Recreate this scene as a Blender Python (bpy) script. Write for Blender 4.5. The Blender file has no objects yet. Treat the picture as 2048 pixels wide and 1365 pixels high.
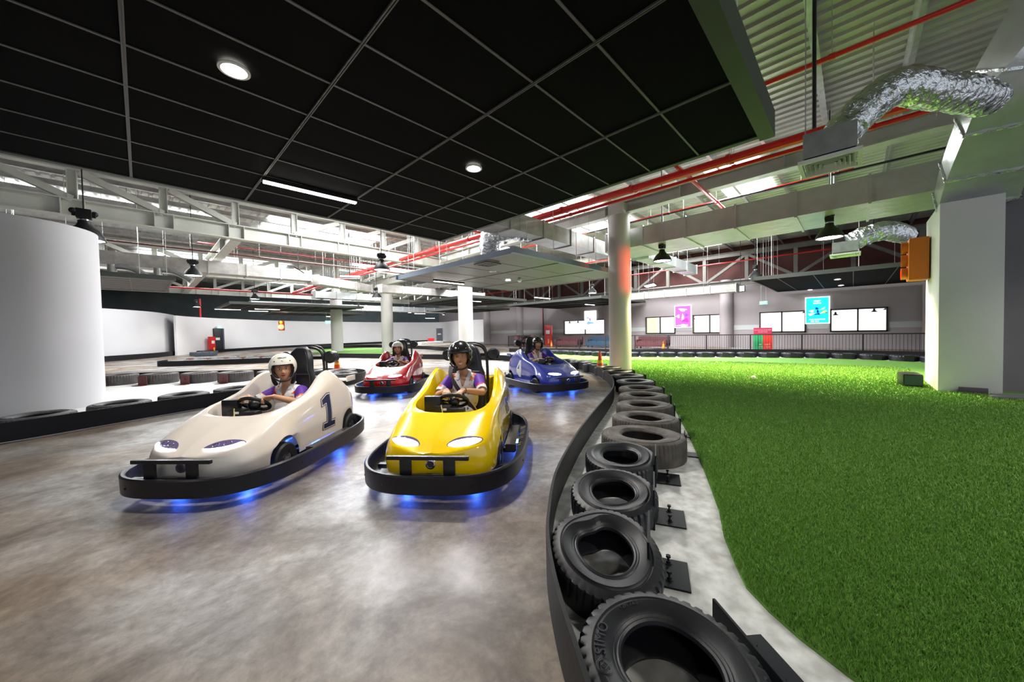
import bpy, bmesh, math, random
import numpy as np
from mathutils import Vector, Matrix, Quaternion, noise
from mathutils.bvhtree import BVHTree

# ---------------------------------------------------------------- camera
FPX = 711.3                      # focal length in pixels of the 2048 x 1365 frame
YAW, PITCH, ROLL = 0.8061, -0.0260, -0.0199
CAM_H = 1.35
_sy, _cy = math.sin(YAW), math.cos(YAW)
FWD = Vector((_sy*math.cos(PITCH), _cy*math.cos(PITCH), math.sin(PITCH)))
_r0 = Vector((_cy, -_sy, 0)); _u0 = _r0.cross(FWD)
RIGHT = math.cos(ROLL)*_r0 + math.sin(ROLL)*_u0
UP = -math.sin(ROLL)*_r0 + math.cos(ROLL)*_u0
EYE = Vector((0, 0, CAM_H))
scene = bpy.context.scene
COL = scene.collection
cam_data = bpy.data.cameras.new('camera'); cam = bpy.data.objects.new('camera', cam_data)
COL.objects.link(cam)
cam_data.sensor_width = 36.0; cam_data.lens = FPX/2048*36.0
cam_data.clip_start = 0.05; cam_data.clip_end = 300
m3 = Matrix((RIGHT, UP, -FWD)).transposed()
cam.matrix_world = Matrix.Translation(EYE) @ m3.to_4x4()
scene.camera = cam

# ---------------------------------------------------------------- world, exposure
world = bpy.data.worlds.new('world'); scene.world = world
world.use_nodes = True
bgn = world.node_tree.nodes['Background']
bgn.inputs[0].default_value = (0.85, 0.92, 1.0, 1); bgn.inputs[1].default_value = 0.55
scene.view_settings.view_transform = 'Standard'
scene.view_settings.look = 'None'
scene.view_settings.exposure = 0.85
scene.view_settings.gamma = 1.0
scene.view_settings.use_curve_mapping = False

def area(name, loc, size, power, color=(1, 1, 1), rot=(0, 0, 0), size_y=None, spread=None):
    l = bpy.data.lights.new(name, 'AREA'); l.energy = power; l.color = color
    l.size = size
    if size_y: l.shape = 'RECTANGLE'; l.size_y = size_y
    if spread: l.spread = spread
    o = bpy.data.objects.new(name, l); COL.objects.link(o); o.location = loc; o.rotation_euler = rot
    return o
def spot(name, loc, direction, power, angle=120, blend=0.6, color=(1, 1, 1), radius=0.1):
    l = bpy.data.lights.new(name, 'SPOT'); l.energy = power; l.color = color
    l.spot_size = math.radians(angle); l.spot_blend = blend; l.shadow_soft_size = radius
    o = bpy.data.objects.new(name, l); COL.objects.link(o); o.location = loc
    o.rotation_euler = Vector(direction).to_track_quat('-Z', 'Y').to_euler()
    return o
def point(name, loc, power, color=(1, 1, 1), radius=0.05):
    l = bpy.data.lights.new(name, 'POINT'); l.energy = power; l.color = color; l.shadow_soft_size = radius
    o = bpy.data.objects.new(name, l); COL.objects.link(o); o.location = loc
    return o

# daylight under translucent roof sheets, some added as fill (x, y, length x, width y, watts)
SKY_AND_FILL_LIGHTS = [(-1.0, 22.0, 7.0, 2.2, 700), (7.0, 20.0, 5.5, 2.0, 800), (15.0, 9.5, 5.0, 3.2, 1600), (16.0, 17.0, 5, 2.2, 1300),
             (4.0, 31.0, 8, 2.5, 520), (12.0, 38.0, 7, 2.5, 950), (22.0, 39.5, 7, 2.5, 950), (15.0, 28.0, 7, 2.5, 1100), (6.5, 13.0, 5, 1.6, 700), (15.5, 3.0, 4.0, 1.6, 500), (25.0, 9.0, 3.0, 6.0, 600)]  # far-end pair and window-wall sheet added to brighten those walls
ROOF_Z = 6.9
for i, (x, y, lx, ly, w) in enumerate(SKY_AND_FILL_LIGHTS):
    area('skylight_or_fill_light', (x, y, ROOF_Z-0.42), lx, w, (0.95, 0.98, 1.0), (0, 0, 0), ly)

# ---------------------------------------------------------------- small maths
def at(px, py, z=0.0):
    d = FWD + (px-1024)/FPX*RIGHT - (py-682.5)/FPX*UP
    return EYE + d*((z-CAM_H)/d.z)
def atd(px, py, D):
    d = FWD + (px-1024)/FPX*RIGHT - (py-682.5)/FPX*UP
    return EYE + d*D
def atp(px, py, x=None, y=None):
    d = FWD + (px-1024)/FPX*RIGHT - (py-682.5)/FPX*UP
    return EYE + d*((x/d.x) if x is not None else (y/d.y))
def lerp(a, b, t): return a+(b-a)*t
def clamp(v, a=0.0, b=1.0): return max(a, min(b, v))
def interp(x, xs, ys):
    return float(np.interp(x, xs, ys))
def smooth_path(pts, n=8, closed=False):
    P = [Vector(p) for p in pts]; out = []
    N = len(P)
    segs = N if closed else N-1
    for i in range(segs):
        if closed: p0, p1, p2, p3 = P[(i-1) % N], P[i], P[(i+1) % N], P[(i+2) % N]
        else: p0, p1, p2, p3 = P[max(i-1, 0)], P[i], P[i+1], P[min(i+2, N-1)]
        for k in range(n):
            t = k/n
            out.append(0.5*((2*p1)+(-p0+p2)*t+(2*p0-5*p1+4*p2-p3)*t*t+(-p0+3*p1-3*p2+p3)*t**3))
    if not closed: out.append(P[-1])
    return out
def resample(pts, step):
    P = [Vector(p) for p in pts]; L = [0.0]
    for a, b in zip(P, P[1:]): L.append(L[-1]+(b-a).length)
    n = max(1, int(round(L[-1]/step))); out = []; j = 0
    for i in range(n+1):
        s = L[-1]*i/n
        while j < len(P)-2 and L[j+1] < s: j += 1
        t = (s-L[j])/max(1e-9, L[j+1]-L[j]); out.append(P[j].lerp(P[j+1], clamp(t)))
    return out

# ---------------------------------------------------------------- mesh builder
class MB:
    def __init__(s): s.v = []; s.f = []; s.m = []
    def add(s, vs, fs, mi=0, M=None):
        b = len(s.v)
        for v in vs:
            v = Vector(v); s.v.append(tuple(M @ v if M is not None else v))
        for f in fs: s.f.append(tuple(i+b for i in f)); s.m.append(mi)
        return s
    def box(s, c, d, M=None, mi=0):
        x, y, z = c; a, b, e = d[0]/2, d[1]/2, d[2]/2
        vs = [(x+i*a, y+j*b, z+k*e) for i in (-1, 1) for j in (-1, 1) for k in (-1, 1)]
        return s.add(vs, [(0, 1, 3, 2), (4, 6, 7, 5), (0, 4, 5, 1), (2, 3, 7, 6), (0, 2, 6, 4), (1, 5, 7, 3)], mi, M)
    def bbox(s, c, d, r=0.01, M=None, mi=0):
        bm = bmesh.new(); bmesh.ops.create_cube(bm, size=1)
        for v in bm.verts: v.co = Vector((v.co.x*d[0], v.co.y*d[1], v.co.z*d[2]))
        bmesh.ops.bevel(bm, geom=bm.edges[:], offset=min(r, min(d)*0.45), segments=2, affect='EDGES', profile=0.7)
        for v in bm.verts: v.co += Vector(c)
        s.bm(bm, M, mi); return s
    def bm(s, bm, M=None, mi=0):
        bm.verts.ensure_lookup_table(); bm.verts.index_update()
        s.add([v.co.copy() for v in bm.verts], [[v.index for v in f.verts] for f in bm.faces], mi, M); bm.free(); return s
    def tube(s, pts, r, n=10, cap=True, mi=0, closed=False, M=None, aspect=1.0, upv=None):
        P = [Vector(p) for p in pts]; N = len(P)
        rs = r if isinstance(r, (list, tuple)) else [r]*N
        rings = []; prev = None
        for i, p in enumerate(P):
            if closed: t = P[(i+1) % N]-P[i-1]
            else: t = P[min(i+1, N-1)]-P[max(i-1, 0)]
            t = t.normalized() if t.length > 1e-9 else Vector((0, 0, 1))
            if prev is None:
                a = Vector(upv) if upv else (Vector((0, 0, 1)) if abs(t.z) < 0.9 else Vector((1, 0, 0)))
                u = (a-t*a.dot(t)).normalized()
            else:
                u = prev-t*prev.dot(t)
                u = u.normalized() if u.length > 1e-6 else t.orthogonal().normalized()
            prev = u; w = t.cross(u)
            rings.append([p+(u*math.cos(2*math.pi*k/n)*aspect+w*math.sin(2*math.pi*k/n))*rs[i] for k in range(n)])
        vs = [v for rg in rings for v in rg]; fs = []
        for i in range(N if closed else N-1):
            j = (i+1) % N
            for k in range(n):
                fs.append((i*n+k, i*n+(k+1) % n, j*n+(k+1) % n, j*n+k))
        if cap and not closed:
            fs.append(tuple(range(n))[::-1]); fs.append(tuple((N-1)*n+k for k in range(n)))
        return s.add(vs, fs, mi, M)
    def cyl(s, a, b, r, n=16, r2=None, mi=0, M=None):
        return s.tube([a, b], [r, r if r2 is None else r2], n, True, mi, M=M)
    def bar(s, a, b, w, h, upv=(0, 0, 1), mi=0, M=None):
        a = Vector(a); b = Vector(b); t = (b-a).normalized(); u = Vector(upv)
        u = (u-t*u.dot(t)).normalized(); sd = t.cross(u)
        vs = [p+sd*(i*w/2)+u*(j*h/2) for p in (a, b) for i, j in ((-1, -1), (1, -1), (1, 1), (-1, 1))]
        return s.add(vs, [(0, 1, 2, 3)[::-1], (4, 5, 6, 7), (0, 1, 5, 4), (1, 2, 6, 5), (2, 3, 7, 6), (3, 0, 4, 7)], mi, M)
    def ibeam(s, a, b, w, h, t=0.02, upv=(0, 0, 1), mi=0):
        a = Vector(a); b = Vector(b); d = (b-a).normalized(); u = Vector(upv); u = (u-d*u.dot(d)).normalized()
        s.bar(a+u*(h/2-t/2), b+u*(h/2-t/2), w, t, u, mi); s.bar(a-u*(h/2-t/2), b-u*(h/2-t/2), w, t, u, mi)
        s.bar(a, b, t*0.8, h-2*t, u, mi); return s
    def lathe(s, prof, n=24, M=None, mi=0, close=False):
        vs = []; fs = []; k = len(prof)
        for i in range(n):
            a = 2*math.pi*i/n
            for r, z in prof: vs.append((r*math.cos(a), r*math.sin(a), z))
        for i in range(n):
            j = (i+1) % n
            for q in range(k if close else k-1):
                q2 = (q+1) % k
                fs.append((i*k+q, j*k+q, j*k+q2, i*k+q2))
        return s.add(vs, fs, mi, M)
    def prism(s, poly, z0, z1, M=None, mi=0):
        n = len(poly); vs = [(x, y, z0) for x, y in poly]+[(x, y, z1) for x, y in poly]
        fs = [tuple(range(n))[::-1], tuple(range(n, 2*n))]+[(i, (i+1) % n, n+(i+1) % n, n+i) for i in range(n)]
        return s.add(vs, fs, mi, M)
    def sphere(s, c, r, n=16, m=10, M=None, mi=0, sc=(1, 1, 1)):
        vs = []; fs = []
        for j in range(m+1):
            th = math.pi*j/m
            for i in range(n):
                a = 2*math.pi*i/n
                vs.append((c[0]+r*sc[0]*math.sin(th)*math.cos(a), c[1]+r*sc[1]*math.sin(th)*math.sin(a), c[2]+r*sc[2]*math.cos(th)))
        for j in range(m):
            for i in range(n):
                fs.append((j*n+i, (j+1)*n+i, (j+1)*n+(i+1) % n, j*n+(i+1) % n))
        return s.add(vs, fs, mi, M)
    def wall(s, path, z0, z1, th=0.03, closed=False, mi=0, offs=None):
        """vertical ribbon with thickness following an xy path"""
        P = [Vector((p[0], p[1], 0)) for p in path]; N = len(P); L = []; R = []
        for i, p in enumerate(P):
            if closed: t = P[(i+1) % N]-P[i-1]
            else: t = P[min(i+1, N-1)]-P[max(i-1, 0)]
            t.normalize(); nn = Vector((-t.y, t.x, 0))
            L.append(p+nn*th/2); R.append(p-nn*th/2)
        vs = []
        for i in range(N):
            zt = z1(i/(N-1)) if callable(z1) else z1
            zb = z0(i/(N-1)) if callable(z0) else z0
            vs += [(L[i].x, L[i].y, zb), (L[i].x, L[i].y, zt), (R[i].x, R[i].y, zt), (R[i].x, R[i].y, zb)]
        fs = []
        for i in range(N if closed else N-1):
            j = (i+1) % N
            for k in range(4): fs.append((i*4+k, i*4+(k+1) % 4, j*4+(k+1) % 4, j*4+k))
        if not closed: fs += [(0, 1, 2, 3), tuple((N-1)*4+k for k in (3, 2, 1, 0))]
        return s.add(vs, fs, mi)
    def mesh(s, name, mats, smooth=35):
        me = bpy.data.meshes.new(name); me.from_pydata(s.v, [], s.f); 
        for m in (mats if isinstance(mats, (list, tuple)) else [mats]): me.materials.append(m)
        if any(s.m): me.polygons.foreach_set('material_index', s.m)
        fixnormals(me)
        if smooth:
            me.polygons.foreach_set('use_smooth', [True]*len(me.polygons))
            me.set_sharp_from_angle(angle=math.radians(smooth))
        me.update(); return me
    def build(s, name, mats, parent=None, smooth=35, loc=None):
        o = bpy.data.objects.new(name, s.mesh(name, mats, smooth)); COL.objects.link(o)
        if parent is not None: o.parent = parent
        if loc is not None: o.location = loc
        return o
def fixnormals(me):
    bm = bmesh.new(); bm.from_mesh(me); bmesh.ops.recalc_face_normals(bm, faces=bm.faces[:]); bm.to_mesh(me); bm.free()

def tag(o, label=None, cat=None, group=None, kind=None):
    if label: o['label'] = label
    if cat: o['category'] = cat
    if group: o['group'] = group
    if kind: o['kind'] = kind
    return o
def empty(name, label=None, cat=None, loc=(0, 0, 0), rz=0, group=None):
    o = bpy.data.objects.new(name, None); COL.objects.link(o); o.location = loc; o.rotation_euler = (0, 0, rz)
    o.empty_display_size = 0.2
    return tag(o, label, cat, group)
def struct(o): o['kind'] = 'structure'; return o
KIDS = {}
def copy_tree(o, parent=None):
    c = o.copy(); COL.objects.link(c)
    if parent is not None: c.parent = parent
    for ch in list(o.children): copy_tree(ch, c)
    return c

# ---------------------------------------------------------------- materials
MATS = {}
def mat(name, col, rough=0.5, metal=0.0, spec=0.5, bump=0.0, bscale=20.0, var=0.0, vscale=3.0, col2=None, coat=0.0, emit=None, es=0.0, sub=0.0, bdist=0.02, vdetail=6, rvar=0.0):
    if name in MATS: return MATS[name]
    m = bpy.data.materials.new(name); m.use_nodes = True; nt = m.node_tree; N = nt.nodes; L = nt.links
    b = N['Principled BSDF']
    b.inputs['Base Color'].default_value = (*col, 1); b.inputs['Roughness'].default_value = rough
    b.inputs['Metallic'].default_value = metal; b.inputs['Specular IOR Level'].default_value = spec
    b.inputs['Coat Weight'].default_value = coat; b.inputs['Coat Roughness'].default_value = 0.06
    if sub: b.inputs['Subsurface Weight'].default_value = sub; b.inputs['Subsurface Radius'].default_value = (0.01, 0.004, 0.002)
    if emit: b.inputs['Emission Color'].default_value = (*emit, 1); b.inputs['Emission Strength'].default_value = es
    tc = N.new('ShaderNodeTexCoord')
    if var or col2:
        n = N.new('ShaderNodeTexNoise'); n.inputs['Scale'].default_value = vscale; n.inputs['Detail'].default_value = vdetail
        L.new(tc.outputs['Object'], n.inputs['Vector'])
        r = N.new('ShaderNodeValToRGB'); L.new(n.outputs['Fac'], r.inputs['Fac'])
        c2 = col2 if col2 else tuple(clamp(c*(1-var)) for c in col)
        r.color_ramp.elements[0].position = 0.35; r.color_ramp.elements[1].position = 0.65
        r.color_ramp.elements[0].color = (*c2, 1); r.color_ramp.elements[1].color = (*col, 1)
        L.new(r.outputs['Color'], b.inputs['Base Color'])
        if rvar:
            mr = N.new('ShaderNodeMapRange'); L.new(n.outputs['Fac'], mr.inputs['Value'])
            mr.inputs['To Min'].default_value = rough+rvar; mr.inputs['To Max'].default_value = max(0.02, rough-rvar)
            L.new(mr.outputs['Result'], b.inputs['Roughness'])
    if bump:
        n2 = N.new('ShaderNodeTexNoise'); n2.inputs['Scale'].default_value = bscale; n2.inputs['Detail'].default_value = 5
        L.new(tc.outputs['Object'], n2.inputs['Vector'])
        bp = N.new('ShaderNodeBump'); bp.inputs['Strength'].default_value = bump; bp.inputs['Distance'].default_value = bdist
        L.new(n2.outputs['Fac'], bp.inputs['Height']); L.new(bp.outputs['Normal'], b.inputs['Normal'])
    MATS[name] = m; return m
def emis(name, col, s):
    if name in MATS: return MATS[name]
    m = bpy.data.materials.new(name); m.use_nodes = True; nt = m.node_tree; nt.nodes.clear()
    e = nt.nodes.new('ShaderNodeEmission'); e.inputs[0].default_value = (*col, 1); e.inputs[1].default_value = s
    o = nt.nodes.new('ShaderNodeOutputMaterial'); nt.links.new(e.outputs[0], o.inputs[0]); MATS[name] = m; return m

M_black = mat('black_rubber', (0.012, 0.012, 0.016), 0.45, spec=0.4, bump=0.15, bscale=40)
M_band = mat('black_belt', (0.0055, 0.0055, 0.0075), 0.5, spec=0.3, bump=0.1, bscale=15, var=0.3, vscale=2)
M_steelblk = mat('black_steel', (0.01, 0.01, 0.012), 0.35, spec=0.5)
M_galv = mat('galvanised_steel', (0.55, 0.56, 0.56), 0.38, metal=0.75, var=0.25, vscale=5, bump=0.15, bscale=6)
M_foil = mat('foil', (0.75, 0.77, 0.8), 0.16, metal=1.0, bump=1.0, bscale=9, bdist=0.08)
M_steel = mat('painted_steel', (0.5, 0.5, 0.45), 0.5, var=0.12, vscale=2)
M_red = mat('red_pipe_paint', (0.62, 0.012, 0.01), 0.3, coat=0.3)
M_darkred = mat('dark_red_pipe_paint', (0.12, 0.01, 0.012), 0.4)
M_white = mat('white_plaster', (0.56, 0.55, 0.57), 0.65, bump=0.05, bscale=3, var=0.05, vscale=0.6)
M_colm = mat('column_paint', (0.52, 0.49, 0.47), 0.5, var=0.05, vscale=1)
M_grey = mat('grey_plaster', (0.31, 0.27, 0.28), 0.7, var=0.08, vscale=0.5)
M_chrome = mat('chrome', (0.75, 0.75, 0.78), 0.15, metal=1.0)
M_lampblk = mat('lamp_black', (0.012, 0.012, 0.013), 0.55, spec=0.25)
M_steeldk = mat('gable_steel', (0.12, 0.115, 0.10), 0.6)
M_lamp = emis('lamp_glow', (1.0, 0.95, 0.82), 14)
M_tube = emis('led_tube_glow', (1.0, 0.95, 0.86), 9)
# ================================================================ the setting
def floor_material():
    m = bpy.data.materials.new('polished_concrete'); m.use_nodes = True; nt = m.node_tree; N = nt.nodes; L = nt.links
    b = N['Principled BSDF']; tc = N.new('ShaderNodeTexCoord')
    def nz(scale, detail=8, rough=0.6, dist=0.0):
        n = N.new('ShaderNodeTexNoise'); n.inputs['Scale'].default_value = scale; n.inputs['Detail'].default_value = detail
        n.inputs['Roughness'].default_value = rough; n.inputs['Distortion'].default_value = dist; L.new(tc.outputs['Object'], n.inputs['Vector']); return n
    def ramp(n, a, ca, bb, cb):
        r = N.new('ShaderNodeValToRGB'); r.color_ramp.elements[0].position = a; r.color_ramp.elements[1].position = bb
        r.color_ramp.elements[0].color = (*ca, 1); r.color_ramp.elements[1].color = (*cb, 1); L.new(n.outputs['Fac'], r.inputs['Fac']); return r
    n1 = nz(1.1, 11, 0.68, 0.5); n2 = nz(11.0, 10, 0.72, 0.2); n3 = nz(0.35, 3, 0.5)
    r1 = ramp(n1, 0.34, (0.10, 0.080, 0.062), 0.62, (0.37, 0.365, 0.36))
    r2 = ramp(n2, 0.36, (0.55, 0.51, 0.46), 0.64, (1.12, 1.12, 1.12))
    mx = N.new('ShaderNodeMix'); mx.data_type = 'RGBA'; mx.blend_type = 'MULTIPLY'; mx.inputs[0].default_value = 0.85
    L.new(r1.outputs[0], mx.inputs[6]); L.new(r2.outputs[0], mx.inputs[7])
    r3 = ramp(n3, 0.44, (0.66, 0.47, 0.28), 0.56, (1, 1.0, 1.03))
    mx2 = N.new('ShaderNodeMix'); mx2.data_type = 'RGBA'; mx2.blend_type = 'MULTIPLY'; mx2.inputs[0].default_value = 0.8
    L.new(mx.outputs[2], mx2.inputs[6]); L.new(r3.outputs[0], mx2.inputs[7]); L.new(mx2.outputs[2], b.inputs['Base Color'])
    mr = N.new('ShaderNodeMapRange'); L.new(n1.outputs['Fac'], mr.inputs['Value'])
    mr.inputs['From Min'].default_value = 0.35; mr.inputs['From Max'].default_value = 0.65
    mr.inputs['To Min'].default_value = 0.58; mr.inputs['To Max'].default_value = 0.36; L.new(mr.outputs[0], b.inputs['Roughness'])
    bp = N.new('ShaderNodeBump'); bp.inputs['Strength'].default_value = 0.12; bp.inputs['Distance'].default_value = 0.01
    L.new(n2.outputs['Fac'], bp.inputs['Height']); L.new(bp.outputs['Normal'], b.inputs['Normal'])
    b.inputs['Specular IOR Level'].default_value = 0.6
    return m
M_floor = floor_material()
M_kerb = mat('pale_concrete', (0.74, 0.745, 0.74), 0.6, var=0.35, vscale=11, vdetail=14, col2=(0.46, 0.46, 0.44), bump=0.25, bscale=30, bdist=0.004)
M_turf = mat('turf_backing', (0.11, 0.27, 0.03), 0.8, var=0.3, vscale=12, bump=0.6, bscale=120, bdist=0.01)
M_blade = mat('turf_blade', (0.22, 0.44, 0.07), 0.45, var=0.4, vscale=60, col2=(0.10, 0.22, 0.03), spec=0.4)

fl = MB(); fl.add([(-14, -14, 0), (34, -14, 0), (34, 62, 0), (-14, 62, 0)], [(0, 1, 2, 3)])
struct(fl.build('floor', M_floor, smooth=0))

# turf island (right) and its pale concrete kerb
TURF_EDGE = [(1.72, -3.2), (1.74, -0.8), (1.81, 0.0), (1.90, .16), (1.99, .28), (2.10, .39), (2.26, .47), (2.53, .59), (2.87, .70), (3.58, .99),
             (4.54, 1.41), (5.96, 2.07), (7.35, 2.81), (9.1, 4.0), (10.5, 5.3), (11.6, 7.1), (12.2, 9.2), (12.4, 12.0)]
TURF_FAR = [(16.4, 12.6), (16.0, 10.0), (16.1, 8.0), (17.2, 5.4), (18.3, 3.0), (18.9, 1.2), (18.9, -0.6), (18.4, -1.75), (17.5, -5.0)]
turf_poly = TURF_EDGE+TURF_FAR
def flat_poly(name, poly, z, m, holes=None):
    bm = bmesh.new(); vs = [bm.verts.new((x, y, z)) for x, y in poly]; bm.faces.new(vs)
    bmesh.ops.triangulate(bm, faces=bm.faces[:])
    me = bpy.data.meshes.new(name); bm.to_mesh(me); bm.free(); me.materials.append(m)
    for p in me.polygons:
        if p.normal.z < 0: p.flip()
    o = bpy.data.objects.new(name, me); COL.objects.link(o); return o
def slab(name, poly, z0, z1, m):
    bm = bmesh.new(); vs = [bm.verts.new((x, y, z1)) for x, y in poly]; f = bm.faces.new(vs)
    r = bmesh.ops.extrude_face_region(bm, geom=[f])
    for g in r['geom']:
        if isinstance(g, bmesh.types.BMVert): g.co.z = z0
    bmesh.ops.triangulate(bm, faces=bm.faces[:]); bmesh.ops.recalc_face_normals(bm, faces=bm.faces[:])
    me = bpy.data.meshes.new(name); bm.to_mesh(me); bm.free(); me.materials.append(m)
    o = bpy.data.objects.new(name, me); COL.objects.link(o); return o
struct(slab('trim_1', turf_poly, 0.0005, 0.028, M_turf))
turf2 = [(8.4, 25.2), (9.4, 22.8), (10.6, 20.6), (12.5, 22), (15.5, 30), (15.6, 36.6), (12.2, 37.4), (9.6, 32)]
struct(slab('trim_2', turf2, 0.0005, 0.02, M_turf))

def turf_blades():
    rng = np.random.default_rng(4)
    poly = np.array(turf_poly)
    n = 1900000
    # radial sampling about the near corner so that blades thin out with distance
    r = 1.75*np.exp(rng.random(n)*np.log(16/1.75)); a = rng.uniform(-0.8, 0.66, n)
    x = r*np.cos(a); y = r*np.sin(a)
    inside = np.zeros(n, bool); j = len(poly)-1
    for i in range(len(poly)):
        xi, yi = poly[i]; xj, yj = poly[j]
        c = ((yi > y) != (yj > y)) & (x < (xj-xi)*(y-yi)/(yj-yi+1e-12)+xi); inside ^= c; j = i
    inside &= ~((x > 10.7) & (y < -1.18)) & ~(((x-11.12)**2+(y-5.64)**2) < .37**2)
    x = x[inside]; y = y[inside]; r = r[inside]
    k = min(len(x), 520000); x = x[:k]; y = y[:k]; r = r[:k]
    h = rng.uniform(0.012, 0.024, k)*(1+0.06*r); w = rng.uniform(0.0012, 0.0022, k)*(1+0.45*(r-1.9))
    th = rng.uniform(0, 2*np.pi, k); lx = rng.normal(0, 0.008, k)*(1+.05*r); ly = rng.normal(0, 0.008, k)
    V = np.zeros((k, 3, 3), np.float32)
    V[:, 0] = np.stack([x-w*np.cos(th), y-w*np.sin(th), np.full(k, .027)], 1)
    V[:, 1] = np.stack([x+w*np.cos(th), y+w*np.sin(th), np.full(k, .027)], 1)
    V[:, 2] = np.stack([x+lx, y+ly, .027+h], 1)
    me = bpy.data.meshes.new('turf'); me.vertices.add(k*3); me.loops.add(k*3); me.polygons.add(k)
    me.vertices.foreach_set('co', V.ravel()); me.loops.foreach_set('vertex_index', np.arange(k*3, dtype=np.int32))
    me.polygons.foreach_set('loop_start', np.arange(0, k*3, 3, dtype=np.int32)); me.polygons.foreach_set('loop_total', np.full(k, 3, np.int32))
    me.update(calc_edges=True); me.materials.append(M_blade)
    o = bpy.data.objects.new('artificial_turf', me); COL.objects.link(o)
    tag(o, 'green artificial turf blades covering the island right of the tyre row', 'grass', kind='stuff')
turf_blades()

# track side path of the right barrier belt
BELT = [(0.50, 0.10), (0.82, 0.47), (1.09, .79), (1.24, .96), (1.50, 1.20), (1.77, 1.39), (2.06, 1.58), (2.36, 1.74), (2.77, 1.93), (3.34, 2.18), (4.29, 2.55), (5.1, 2.85),
        (6.2, 3.3), (7.23, 3.85), (8.1, 4.45), (8.95, 5.15), (9.85, 6.05), (10.6, 7.1), (11.1, 8.2), (11.55, 10), (11.6, 12.0), (11.2, 13.6), (10.34, 15.6), (9.2, 18.9), (7.6, 23.4)]
belt = smooth_path([(x, y, 0) for x, y in BELT], 6)
kerb = [(p.x, p.y) for p in belt[:6*20]]+[(x, y) for x, y in TURF_EDGE[::-1]]+[(0.6, -3.2)]
struct(slab('trim_3', kerb, 0.0003, 0.012, M_kerb))
far_kerb = [(x, y) for x, y in TURF_FAR]+[(x+.75, y+.35) for x, y in TURF_FAR[::-1]]
struct(slab('trim_4', far_kerb, 0.0003, 0.012, mat('white_kerb_paint', (0.75, 0.75, 0.74), 0.5)))

BH = 0.27
def belt_obj(path, label, h=BH, step=0.4, th=0.018, wob=0.0, name='barrier_belt', group=None, closed=False, z0=0.012):
    P = resample([(p[0], p[1], 0) for p in path], step)
    P = smooth_path(P, 3)
    m = MB(); m.wall(P, z0, h, th)
    o = m.build(name, M_band, smooth=50)
    tag(o, label, 'barrier', group); return o
belt_obj(belt, 'long black rubber belt barrier curving along the tyre row beside the green turf', step=0.25)

# left island belts and islands behind it
LB = [(-4.5, 7.9), (-3.0, 7.95), (-1.34, 8.16), (-.3, 8.55), (.66, 8.92), (1.6, 9.15), (2.6, 9.35), (3.6, 9.65), (4.35, 10.15), (4.75, 10.9), (4.65, 11.8), (4.0, 12.8), (3.3, 13.6), (2.5, 14.3), (1.5, 15.3), (.4, 16.3), (-.9, 16.9), (-3, 17.2)]
lb = smooth_path([(x, y, 0) for x, y in LB], 5)
belt_obj(lb, 'black rubber belt barrier left of the white kart, looping back behind it')
b3 = smooth_path([(0.9, 25.3, 0), (0.5, 24.2, 0), (1.2, 23.3, 0), (2.7, 22.4, 0), (4.3, 21.5, 0), (5.6, 21.2, 0), (6.5, 21.6, 0), (6.7, 22.6, 0)], 5)
belt_obj(b3, 'low black belt barrier seen far behind the driver of the white kart')
b6 = smooth_path([(11.8, 37.6, 0), (14.5, 38, 0), (16.6, 36, 0), (16.6, 30, 0), (16.5, 25.5, 0), (15.8, 22.5, 0), (16.2, 19, 0)], 5)
belt_obj(b6, 'dark belt barrier behind the far yellow green turf patch', h=.3)
b7 = smooth_path([(16.9, 16.5, 0), (18.2, 13.5, 0), (18.9, 9, 0), (20.3, 5.5, 0), (21.3, 2.0, 0), (21.3, -1, 0), (20.5, -4, 0)], 5)
belt_obj(b7, 'black belt barrier on the far side of the track in front of the railing', h=.25)
b8 = smooth_path([(17.1, 12.9, 0), (16.75, 10.1, 0), (16.95, 8.4, 0), (18.0, 5.9, 0), (19.1, 3.6, 0), (19.75, 1.3, 0), (19.75, -.6, 0), (19.2, -1.9, 0), (18.2, -5, 0)], 5)
belt_obj(b8, 'black belt barrier behind the tyres on the far edge of the turf', h=.22)

# ---------------------------------------------------------------- walls
def wall_obj(name, path, z0, z1, th, m): 
    w = MB(); w.wall(path, z0, z1, th); return struct(w.build(name, m, smooth=40))
# low curved white wall at the far left, in two bulges
def top_pts(lst, z): return [tuple(at(px, py, z))[:2] for px, py in lst]
WLP = [(-6.0, 30.6), (-3.4, 31.0)]+top_pts([(203, 617), (250, 620), (300, 624), (330, 628), (346, 631)], 3.3)
WFP = top_pts([(349, 631.5), (380, 634), (432, 637), (480, 639), (530, 641), (600, 643), (672, 644), (760, 645), (877, 645)], 3.15)+[(32.5, 42.0), (33.5, 36), (33.6, 31.8)]
wl = smooth_path([(x, y, 0) for x, y in WLP], 6)
wall_obj('wall_left', [(p.x, p.y) for p in wl], 0, 3.3, 0.15, M_white)
wf = smooth_path([(x, y, 0) for x, y in WFP], 6)
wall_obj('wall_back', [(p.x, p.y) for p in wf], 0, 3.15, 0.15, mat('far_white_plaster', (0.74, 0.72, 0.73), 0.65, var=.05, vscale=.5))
def off_path(P, d):
    out = []
    for i, p in enumerate(P):
        t = (P[min(i+1, len(P)-1)]-P[max(i-1, 0)]).normalized(); out.append(Vector((p.x+t.y*d, p.y-t.x*d, 0)))
    return out
b4 = off_path(wl[4:], .45)
belt_obj(b4, 'dark belt barrier running along the foot of the nearer bulge of the low white wall', h=.36, step=1.0)
b5 = off_path(wf[5:6*8], .6)
belt_obj(b5, 'thin dark belt barrier along the foot of the long far white wall', step=1.5)
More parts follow.
